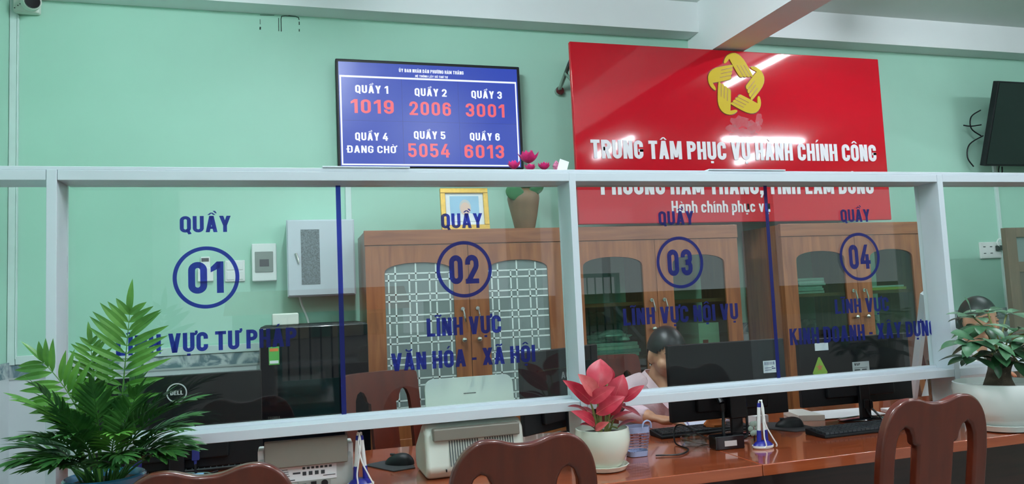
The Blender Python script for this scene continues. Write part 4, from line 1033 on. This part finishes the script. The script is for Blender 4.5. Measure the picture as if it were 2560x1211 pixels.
px_, py_ = -.466, -.165
t = thing('potted_palm', 'bushy green parlour palm in a blue glazed pot on the counter end', 'plant', (px_, py_, z))
B().lathe([(.058, z), (.064, z + .01), (.082, z + .08), (.093, z + .128), (.097, z + .140), (.092, z + .144), (.086, z + .136), (.084, z + .125)], px_, py_, 44).done('pot', mat('blue_glazed_pot', (58, 122, 158), .2, coat=.5, vary=.2), t)
B().lathe([(.0005, z + .122), (.083, z + .122), (.083, z + .1265), (.0005, z + .130)], px_, py_, 30).done('soil', SOIL, t)
rp_ = random.Random(21)
def frond(base, az, e0, L, droop, m, nl=11, ll=.105, wl=.017, start=.34, squash=.42, flat=False):
    b = B(); P = [Vector(base)]; N = 22; e = e0
    for i in range(N):
        e = e0 - droop * ((i + 1) / N) ** 1.4
        d = Vector((math.cos(az) * math.cos(e), math.sin(az) * math.cos(e), math.sin(e)))
        if d.y > 0: d.y *= squash
        P.append(P[-1] + d * (L / N))
    b.tube(P, [.0032 - .0024 * i / N for i in range(N + 1)], 5)
    for i in range(nl):
        u = start + (1 - start) * (i + .3) / nl; k = min(N - 1, int(u * N)); c = P[k]; d = (P[k + 1] - P[k]).normalized()
        side = d.cross(Vector((0, 0, 1)));  side = side.normalized() if side.length > .15 else Vector((math.cos(az + 1.57), math.sin(az + 1.57), 0))
        if flat: side = Vector((1, -.15, 0)) - d * d.dot(Vector((1, -.15, 0))); side.normalize()
        nn = side.cross(d).normalized(); q = (i + .5) / nl
        l_ = ll * (math.sin(PI * min(1, .18 + q * .72)) ** .7) * rp_.uniform(.85, 1.1)
        for s in (-1, 1):
            op = (1.22 if flat else .95) - .6 * q
            v = (d * math.cos(op) + side * s * math.sin(op) + nn * .1 - Vector((0, 0, rp_.uniform(.05, .28)))).normalized()
            tip = c + v * l_
            if tip.y > -.012: tip.y = -.012 - rp_.uniform(0, .004)
            blade(b, c, tip, wl * rp_.uniform(.85, 1.15), nn + Vector((0, -.15, .05)), .05, .25, 6, .4)
    blade(b, P[-2], P[-1] + (P[-1] - P[-3]).normalized() * ll * .6, wl, Vector((0, -.3, 1)), .03, .2, 6, .4)
    return b.done('frond', m, t, smooth=0)
def stem_at(a, r): return (px_ + r * math.cos(a), py_ + r * .8 * math.sin(a), z + .126)
frond((-.445, -.175, z + .126), 0.0, 1.47, .445, -.02, PALM_L, 13, .125, .019, .44, flat=True)   # the tall light frond
frond((-.475, -.18, z + .126), 2.9, 1.42, .36, .62, PALM_L, 12, .105, .018, .40, flat=True)
frond((-.475, -.175, z + .126), 2.2, 1.5, .37, .12, PALM_L, 11, .075, .013, .5, flat=True)
frond((-.49, -.185, z + .126), 3.2, 1.38, .27, .9, PALM_L, 12, .10, .018, .38)
frond((-.45, -.19, z + .126), -.35, 1.2, .30, 1.0, PALM_D, 12, .11, .019, .38)
for i, (a, e, L, dr) in enumerate(((3.0, 1.22, .27, 1.15), (3.5, 1.18, .27, 1.2), (4.0, 1.25, .26, 1.2), (4.5, 1.28, .25, 1.2), (5.1, 1.22, .26, 1.2), (5.6, 1.15, .26, 1.2), (6.1, 1.12, .26, 1.15), (.25, 1.15, .26, 1.05),
                                   (3.2, .95, .23, 1.2), (3.8, 1.0, .22, 1.2), (4.4, 1.05, .21, 1.2), (5.0, 1.0, .22, 1.2), (5.7, .95, .22, 1.2), (6.2, .90, .22, 1.05), (2.8, 1.0, .23, 1.1), (.4, .95, .22, 1.1),
                                   (3.5, .85, .21, 1.0), (4.2, .9, .18, 1.0), (4.9, .88, .18, 1.0), (5.5, .85, .19, 1.0), (6.1, .8, .20, .95), (2.9, .85, .21, .9), (4.7, 1.38, .30, .55), (3.9, 1.38, .31, .6), (5.5, 1.36, .29, .6), (1.2, 1.35, .29, .4), (5.9, 1.32, .28, .75), (3.3, 1.36, .30, .7), (4.3, 1.32, .27, .8))):
    L *= .74 if 2.5 < a < 3.8 else .93
    frond(stem_at(a, rp_.uniform(.015, .055)), a + rp_.uniform(-.12, .12), e, L, dr, PALM_D if rp_.random() < .8 else PALM_L, 12, .085, .0135, .40)

# red-leaved plant in the white pot
px_, py_ = .935, -.098
IVORY = mat('ivory_glaze', (224, 226, 212), .18, coat=.5, vary=.02)
t = thing('potted_plant', 'pink red leaved plant in an ivory pot and saucer by the middle post', 'plant', (px_, py_, z))
B().lathe([(.052, z + .012), (.062, z + .02), (.080, z + .06), (.087, z + .09), (.087, z + .112), (.084, z + .128), (.080, z + .129), (.079, z + .12), (.078, z + .11)], px_, py_, 48).done('pot', IVORY, t)
B().lathe([(.052, z), (.070, z + .003), (.079, z + .017), (.076, z + .018), (.068, z + .0075), (.02, z + .007), (.0005, z + .007)], px_, py_, 60, wob=lambda a, q: .015 * math.cos(14 * a) if q > z + .01 else 0).done('saucer', IVORY, t)
B().lathe([(.0005, z + .105), (.077, z + .106), (.077, z + .110), (.0005, z + .114)], px_, py_, 30).done('soil', SOIL, t)
def redleaf(name, vein, a, c):
    m = bpy.data.materials.new(name); m.use_nodes = True; n = m.node_tree.nodes; l = m.node_tree.links; p = n['Principled BSDF']
    p.inputs['Roughness'].default_value = .35
    tc = n.new('ShaderNodeTexCoord'); ns = n.new('ShaderNodeTexNoise'); ns.inputs['Scale'].default_value = 30; ns.inputs['Detail'].default_value = 4
    rp = n.new('ShaderNodeValToRGB'); e = rp.color_ramp.elements; e[0].position = .35; e[1].position = .65; e[0].color = (*lin(a), 1); e[1].color = (*lin(c), 1)
    l.new(tc.outputs['Object'], ns.inputs['Vector']); l.new(ns.outputs['Fac'], rp.inputs[0]); l.new(rp.outputs[0], p.inputs['Base Color'])
    return m
RED1 = redleaf('rose_red_leaf', 0, (172, 32, 54), (194, 56, 74)); RED2 = redleaf('dark_wine_leaf', 0, (104, 30, 42), (140, 44, 56)); RED3 = redleaf('salmon_leaf', 0, (204, 84, 86), (212, 104, 104))
STEMG = mat('olive_stem', (126, 130, 74), .5, vary=.2)
LV = [((0.917, -0.13, 1.029), (0.942, -0.1, 1.112), 0.074, 1), ((0.975, -0.07, 1.03), (0.972, -0.055, 1.096), 0.05, 1), ((0.899, -0.11, 0.981), (0.798, -0.15, 1.060), 0.042, 1), ((0.905, -0.145, 1.008), (0.839, -0.17, 1.078), 0.043, 3), ((0.878, -0.15, 0.990), (0.938, -0.205, 1.036), 0.040, 1), ((0.970, -0.12, 0.982), (1.008, -0.12, 1.060), 0.060, 1), ((1.010, -0.1, 0.976), (1.072, -0.13, 1.024), 0.030, 1), ((0.905, -0.13, 0.950), (0.984, -0.17, 0.999), 0.046, 1), ((0.955, -0.12, 0.922), (1.010, -0.17, 0.951), 0.026, 2), ((1.005, -0.1, 0.962), (1.050, -0.14, 0.932), 0.022, 2), ((0.972, -0.13, 0.900), (1.016, -0.18, 0.927), 0.025, 2), ((0.885, -0.11, 0.958), (0.815, -0.13, 0.980), 0.019, 2), ((0.905, -0.12, 0.915), (0.808, -0.18, 0.971), 0.034, 1), ((0.898, -0.14, 0.904), (0.833, -0.18, 0.930), 0.023, 2), ((0.890, -0.15, 0.905), (0.918, -0.195, 0.932), 0.021, 3), ((0.921, -0.1, 0.940), (0.978, -0.08, 0.985), 0.034, 1), ((0.980, -0.1, 0.936), (1.030, -0.07, 0.965), 0.032, 2), ((0.909, -0.1, 0.943), (0.870, -0.07, 0.965), 0.026, 2), ((0.93, -0.11, 0.955), (0.955, -0.13, 1.005), 0.045, 1), ((0.96, -0.10, 0.94), (1.0, -0.12, 0.99), 0.042, 1)]
hub = Vector((px_, py_, z + .112))
for a, c, wd, k in LV:
    a, c = Vector(a), Vector(c); d = (c - a).normalized()
    c = a + (c - a) * 1.06
    up = Vector((-.25, -.8, .45)) if k != 2 else Vector((0, -.45, .9))
    b = B(); blade(b, a, c, wd * 1.12, up, .08, .22, 12, .42)
    lf = b.done('leaf', (RED1, RED2, RED3)[k - 1], t, smooth=60)
    b = B(); sd = d.cross(up.normalized()).normalized(); nn = sd.cross(d).normalized(); L_ = (c - a).length
    b.tube([a + d * (L_ * i / 8) + nn * (.08 * L_ * 4 * (i / 8) * (1 - i / 8) - .0004) for i in range(8)], [.0013 - .00012 * i for i in range(8)], 5); b.done('midrib', RED3, lf)
    foot = hub + Vector(((a.x - px_) * .35, (a.y - py_) * .3, 0))
    B().tube(catmull([foot, (foot + a) / 2 + Vector((0, 0, .012)), a + d * .004], 4), .0028, 6).done('stalk', STEMG, t)

# money tree in the big white pot
px_, py_ = 2.472, -.172
t = thing('potted_money_tree', 'green leafy money tree in a wide white pot and saucer by the corner post', 'plant', (px_, py_, z))
WGL = mat('white_glaze', (226, 230, 226), .2, coat=.5, vary=.02)
B().lathe([(.095, z + .016), (.108, z + .022), (.136, z + .07), (.150, z + .115), (.153, z + .145), (.149, z + .168), (.143, z + .170), (.141, z + .16), (.140, z + .15)], px_, py_, 60).done('pot', WGL, t)
B().lathe([(.09, z), (.110, z + .004), (.122, z + .024), (.118, z + .025), (.106, z + .0105), (.03, z + .0095), (.0005, z + .0095)], px_, py_, 72, wob=lambda a, q: .012 * math.cos(24 * a) if q > z + .01 else 0).done('saucer', WGL, t)
B().lathe([(.0005, z + .140), (.138, z + .142), (.138, z + .148), (.0005, z + .152)], px_, py_, 30).done('soil', SOIL, t)
BARK = mat('grey_brown_bark', (84, 72, 58), .9, vary=.35, scale=30, bump=.5)
B().tube(catmull([(px_, py_, z + .13), (px_ + .002, py_, z + .18), (px_ + .012, py_, z + .225), (px_ + .022, py_, z + .262)], 5), [.058] * 2 + [.054, .05, .046, .042, .04, .038, .037, .037, .038, .04, .043, .046, .046, .03][:14], 18).done('trunk', BARK, t)
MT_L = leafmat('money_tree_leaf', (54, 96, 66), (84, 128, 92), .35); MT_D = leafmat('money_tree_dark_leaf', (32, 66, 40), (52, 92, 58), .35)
top = Vector((px_ + .02, py_, z + .25)); rq = random.Random(4)
CL = [(2.382, -.20, 1.150), (2.50, -.13, 1.190), (2.553, -.16, 1.180), (2.532, -.22, 1.130), (2.300, -.22, 1.095), (2.345, -.25, 1.100), (2.394, -.27, 1.090), (2.548, -.20, 1.065), (2.330, -.20, 1.040), (2.388, -.24, 1.055), (2.516, -.22, 1.013), (2.461, -.16, 1.144), (2.40, -.16, 1.175), (2.45, -.26, 1.06), (2.60, -.2, 1.11), (2.47, -.3, 1.11)]
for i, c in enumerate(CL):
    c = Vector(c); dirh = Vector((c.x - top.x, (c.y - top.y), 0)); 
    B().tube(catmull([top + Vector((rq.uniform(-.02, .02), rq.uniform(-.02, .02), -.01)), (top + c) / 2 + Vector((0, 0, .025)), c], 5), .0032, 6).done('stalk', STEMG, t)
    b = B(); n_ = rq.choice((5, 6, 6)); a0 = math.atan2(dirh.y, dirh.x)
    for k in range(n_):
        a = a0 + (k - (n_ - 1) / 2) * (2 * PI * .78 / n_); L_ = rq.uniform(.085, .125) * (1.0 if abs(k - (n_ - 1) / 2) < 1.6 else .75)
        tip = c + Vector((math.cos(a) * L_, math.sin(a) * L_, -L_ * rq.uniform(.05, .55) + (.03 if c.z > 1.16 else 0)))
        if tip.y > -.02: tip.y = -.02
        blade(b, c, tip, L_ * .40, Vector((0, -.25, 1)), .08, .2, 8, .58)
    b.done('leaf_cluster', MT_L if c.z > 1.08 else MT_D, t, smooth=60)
for p, q, wd in (((2.365, -.18, 1.195), (2.318, -.2, 1.255), .034), ((2.30, -.22, 1.09), (2.212, -.24, 1.098), .03), ((2.33, -.22, 1.10), (2.222, -.22, 1.133), .045), ((2.39, -.23, 1.03), (2.375, -.26, .965), .034)):
    b = B(); blade(b, p, q, wd, Vector((0, -.7, .7)), .05, .2, 8, .55); b.done('leaf', MT_L, t, smooth=60)

# ================================================================== CHAIRS
half = [(0, -.0165), (.02, -.0155), (.04, -.011), (.065, -.003), (.092, 0), (.118, -.004), (.145, -.020), (.166, -.046), (.180, -.080), (.188, -.13), (.191, -.20), (.188, -.36)]
def chair(label, nm='dining_chair', wk=1.0, H=.988, straight=False):
    t = thing(nm, label, 'chair'); M_ = lambda p: [(x * wk, H + dz_) for x, dz_ in p]
    if straight: hp = [(0, 0), (.10, -.001), (.17, -.004), (.186, -.016), (.190, -.05), (.190, -.36)]
    else: hp = catmull([(x, y_, 0) for x, y_ in half], 3); hp = [(p.x, p.y) for p in hp]
    r = M_(hp) + [(.182 * wk, .50), (.178 * wk, .0), (.140 * wk, .0), (.136 * wk, .46), (.0, .46)]
    out = r + [(-x, y_) for x, y_ in r[::-1] if x > 1e-6]
    hole = [(.134, .50 - H), (.140, -.30), (.140, -.16), (.136, -.118), (.126, -.092), (.110, -.080), (.094, -.088), (.084, -.108), (.080, -.128), (.074, -.135), (.064, -.138), (.064, -.30), (.062, .50 - H)]
    hs = [M_(hole), [(-x, y_) for x, y_ in M_(hole)][::-1]]
    def fm(u, v, d):
        return Vector((u, -(v - .46) * .17 + d, v))
    b = B(); b.plate(out, hs, .032, fm); bmesh.ops.dissolve_limit(b.bm, angle_limit=.01, verts=b.bm.verts[:], edges=b.bm.edges[:]); child(b, 'back', W_CH, t, smooth=30, bevel=.009, seg=3)
    b = B(); pts = [(-.185 * wk, .035), (.185 * wk, .035), (.205 * wk, .24)] + arc(.150 * wk, .39, .05, .05, 0, 90, 6) + arc(-.150 * wk, .39, .05, .05, 90, 180, 6) + [(-.205 * wk, .24)]
    b.plate(pts, [], .028, lambda u, v, d: Vector((u, v, .435 + d))); child(b, 'seat', W_CH, t, bevel=.008)
    child(B().box(-.17 * wk, .17 * wk, .385, .405, .37, .434).box(-.18 * wk, -.16 * wk, .04, .385, .37, .434).box(.16 * wk, .18 * wk, .04, .385, .37, .434), 'apron', W_CH, t, bevel=.003)
    for s in (-1, 1): child(B().tube([(s * .172 * wk, .385, .434), (s * .178 * wk, .395, .0)], [.021, .015], 12), 'front_leg', W_CH, t)
    return t
c0 = chair('carved dining chair at the middle of the counter, in front of the white scanner'); c0['group'] = 'carved dining chairs facing the counter'
place(c0, (.530, -.515, 0))
dup(c0, (1.762, -.515, 0), 0, 'carved dining chair in front of the big white pot')
dup(c0, (-.178, -.515, 0), 0, 'carved dining chair nearest the palm, only its wavy top rail showing')
s0 = chair('wooden office side chair behind the white scanner, facing the public', 'staff_chair', .95, 1.025, True); s0['group'] = 'wooden chairs on the staff side'
place(s0, (.40, 1.06, 0), PI + .30)
dup(s0, (1.50, 1.10, 0), PI, 'wooden office side chair the woman in pink sits on')
dup(s0, (3.42, 1.22, 0), PI, 'wooden office side chair behind the money tree')

# ================================================================== PEOPLE
def remesh(o, v, sm=6, fac=.5):
    r = o.modifiers.new('remesh', 'REMESH'); r.mode = 'VOXEL'; r.voxel_size = v; r.use_smooth_shade = True
    s_ = o.modifiers.new('smooth', 'SMOOTH'); s_.iterations = sm; s_.factor = fac
def person(label, off, shirt_mat, vox=.0055, pitch=.24):
    O = Vector(off); A = lambda x, y, zz: Vector((x, y, zz)) + O
    HC = A(1.553, .620, 1.062); HM = Matrix.Translation(HC) @ Matrix.Rotation(pitch, 4, 'X')
    b = B()
    b.tube(catmull([A(1.55, .86, .47), A(1.55, .85, .58), A(1.55, .80, .72), A(1.55, .75, .84), A(1.55, .72, .905), A(1.551, .70, .945)], 3), [.15, .155, .155, .15, .146, .14, .14, .142, .145, .145, .142, .135, .12, .10, .075, .055], 20, ry=.72)
    b.tube([A(1.551, .71, .92), A(1.552, .675, .98), A(1.553, .645, 1.03)], [.056, .050, .050], 16)
    b.tube([A(1.553, .668, .955), A(1.556, .632, .90), A(1.557, .618, .855)], [.046, .040, .022], 14)
    # head
    vv = b.sphere((0, 0, 0), 1, u=32, v=24)
    for q in vv:
        x, y, zz = q.co; k = 1.0
        if zz < 0: k = 1 - .30 * (-zz) ** 1.5 * (1 if y < .2 else .9)
        fy = y
        if y > 0: fy = y * 1.02
        if y < 0 and zz < -.1: fy = y * (1 - .10 * (-zz))
        q.co = HM @ Vector((x * .073 * k, fy * .092, zz * .108))
    b.tube([HM @ Vector((0, -.086, .018)), HM @ Vector((0, -.098, -.012)), HM @ Vector((0, -.104, -.030)), HM @ Vector((0, -.090, -.040))], [.007, .009, .012, .008], 12)
    b.sphere(HM @ Vector((0, -.070, -.088)), .026, .022, .02)
    for s in (-1, 1):
        b.sphere(HM @ Vector((s * .046, -.058, -.032)), .024, .026, .026)
        b.sphere(HM @ Vector((s * .075, .006, -.012)), .011, .020, .032, 14, 10, HM.to_3x3().to_4x4() @ Matrix.Rotation(s * .35, 4, 'Z'))
        b.sphere(HM @ Vector((s * .073, -.003, -.036)), .008, .010, .012, 10, 8)
    # arms, hands
    arms = {-1: [A(1.40, .715, .890), A(1.345, .665, .858), A(1.318, .60, .842), A(1.336, .52, .838), A(1.378, .444, .822)], 1: [A(1.70, .715, .890), A(1.80, .65, .850), A(1.86, .585, .842), A(1.81, .51, .838), A(1.745, .464, .822)]}
    for s, a in arms.items():
        b.tube(catmull(a, 4), [.052, .05, .048, .046, .046, .045, .044, .042, .041, .040, .039, .037, .036, .033, .030, .027, .025], 14)
        wv = a[-1]; hd_ = Vector((.075, -.048, -.012)) if s < 0 else Vector((-.05, -.03, -.010)); hn = hd_.normalized(); sd = Vector((0, 0, 1)).cross(hn).normalized()
        pc = wv + hn * .045 + Vector((0, 0, -.004))
        b.tube([wv - hn * .01, wv + hn * .02, pc, wv + hn * .082], [.024, .027, .034, .030], 14, ry=.55)
        for k, (o_, l_) in enumerate(((.026, .9), (.009, 1.0), (-.009, .95), (-.025, .78))):
            kn = wv + hn * (.080 - .004 * abs(k - 1.3)) + sd * o_ + Vector((0, 0, .002))
            m1 = kn + hn * .030 * l_ + Vector((0, 0, -.004)); m2 = m1 + hn * .018 * l_ + Vector((0, 0, -.012)) ; tip = m2 + hn * .004 + Vector((0, 0, -.010)) - sd * .004 * (1 if o_ > 0 else -1)
            b.tube([kn - hn * .012, kn, m1, m2, tip], [.010, .0098, .0088, .0080, .0066], 10)
        th = wv + hn * .03 + sd * .028 * (1 if s < 0 else -1)
        b.tube([th - hn * .01, th + hn * .02 + sd * .010 * (1 if s < 0 else -1), th + hn * .046 + sd * .004 * (1 if s < 0 else -1) + Vector((0, 0, -.006)), th + hn * .060 + Vector((0, 0, -.010))], [.012, .0115, .0095, .0075], 10)
    # legs, feet
    for s in (-1, 1):
        x = 1.55 + s * .095
        b.tube(catmull([A(x, .86, .555), A(x, .64, .565), A(x, .44, .55), A(x, .42, .42), A(x, .44, .25), A(x, .46, .08)], 3), [.085, .085, .083, .08, .076, .072, .066, .06, .055, .052, .050, .05, .047, .042, .036, .034], 14)
        b.tube([A(x, .48, .045), A(x, .42, .04), A(x, .32, .03)], [.036, .038, .028], 12)
    body = b.done('person', SKIN, loc=tuple(A(1.55, .86, 0))); remesh(body, vox, 4)
    tag(body, label, 'person')
    # shirt
    b = B()
    b.tube(catmull([A(1.55, .86, .50), A(1.55, .84, .60), A(1.55, .80, .72), A(1.55, .755, .84), A(1.55, .73, .90), A(1.55, .722, .935)], 3), [.165, .168, .168, .165, .16, .156, .155, .158, .162, .165, .165, .16, .148, .128, .10, .078], 22, ry=.74)
    for s, a in arms.items():
        b.tube([A(1.55 + s * .06, .725, .920), a[0], a[1], a[2], a[3], a[3] + (a[4] - a[3]) * .75], [.062, .068, .058, .050, .044, .034], 16)
    sh_ = b.done('shirt', shirt_mat, body); remesh(sh_, .008, 6)
    b = B()
    for s in (-1, 1):
        pts = catmull([A(1.551, .765, .975), A(1.553 + s * .052, .735, .978), A(1.555 + s * .062, .690, .960), A(1.556 + s * .046, .640, .915), A(1.557 + s * .012, .602, .852)], 5)
        prev = None
        for i, p in enumerate(pts):
            u = i / (len(pts) - 1); wd = .016 + .016 * math.sin(PI * u)
            q = [b.bm.verts.new(p + Vector((0, 0, .006))), b.bm.verts.new(p + Vector((s * wd, -.010 * u, -.012 - .012 * u)))]
            if prev: b.bm.faces.new((prev[0], prev[1], q[1], q[0]))
            prev = q
    co = b.done('collar', shirt_mat, body, smooth=60); so = co.modifiers.new('solid', 'SOLIDIFY'); so.thickness = .004
    # hair: a cap drawn back to a low bun
    b = B(); vv = b.sphere((0, 0, 0), 1, u=40, v=30)
    kill = []
    for q in vv:
        x, y, zz = q.co
        ax = abs(x); hl = .50 - .55 * ax * ax
        front_ = y < -.06 and zz < hl
        low = zz < -.62
        ear = ax > .58 and zz < .04 and y < .30
        if front_ or low or ear: kill.append(q)
        k = 1.0 if zz >= 0 else 1 - .12 * (-zz)
        q.co = HM @ Vector((x * .079 * k, y * .099 + .002, zz * .114 + .001))
    bmesh.ops.delete(b.bm, geom=kill, context='VERTS')
    hr = b.done('hair', HAIR, body, smooth=80); so = hr.modifiers.new('solid', 'SOLIDIFY'); so.thickness = .010; so.offset = -.5
    b = B(); b.sphere(HM @ Vector((0, .105, -.045)), .036, .026, .034); b.done('hair_bun', HAIR, hr, smooth=80)
    # face details
    LASH = mat('dark_brown', (40, 26, 24), .5, vary=.1); LIP = mat('lip_rose', (172, 92, 90), .4, vary=.05)
    for s in (-1, 1):
        B().tube([HM @ Vector((s * .016, -.0875, .022)), HM @ Vector((s * .032, -.086, .026)), HM @ Vector((s * .050, -.072, .020))], [.0022, .003, .0015], 6).done('eyebrow', LASH, body)
        B().sphere(HM @ Vector((s * .031, -.077, .003)), .015, .010, .0085, 14, 10).__class__ and None
        b = B(); b.sphere(HM @ Vector((s * .031, -.0785, .003)), .0145, .009, .008, 14, 10); b.done('eyelid', SKIN, body, smooth=80)
        B().tube([HM @ Vector((s * .017, -.0865, -.003)), HM @ Vector((s * .031, -.0885, -.0045)), HM @ Vector((s * .046, -.080, -.001))], [.0010, .0016, .0010], 6).done('lashes', LASH, body)
        b = B(); b.sphere(HM @ Vector((s * .0765, -.004, -.050)), .0045); b.done('earring', CHROME, body)
    B().tube([HM @ Vector((-.020, -.080, -.062)), HM @ Vector((0, -.0875, -.060)), HM @ Vector((.020, -.080, -.062))], [.002, .0055, .002], 8).done('lips', LIP, body)
    return body
person('woman in a pale pink shirt writing behind the black monitor, head bowed', (0, 0, 0), PINK)
person('person with black hair in a white shirt seated behind the money tree', (1.878, .14, .055), WHITEF, .009, .15)
tag(B().tube([(1.508, .368, .7755), (1.502, .400, .815), (1.498, .425, .842)], [.0015, .0042, .0042], 8).done('pen', mat('lilac_pen', (172, 166, 220), .4)), 'lilac pen in the hand of the woman in pink', 'pen')
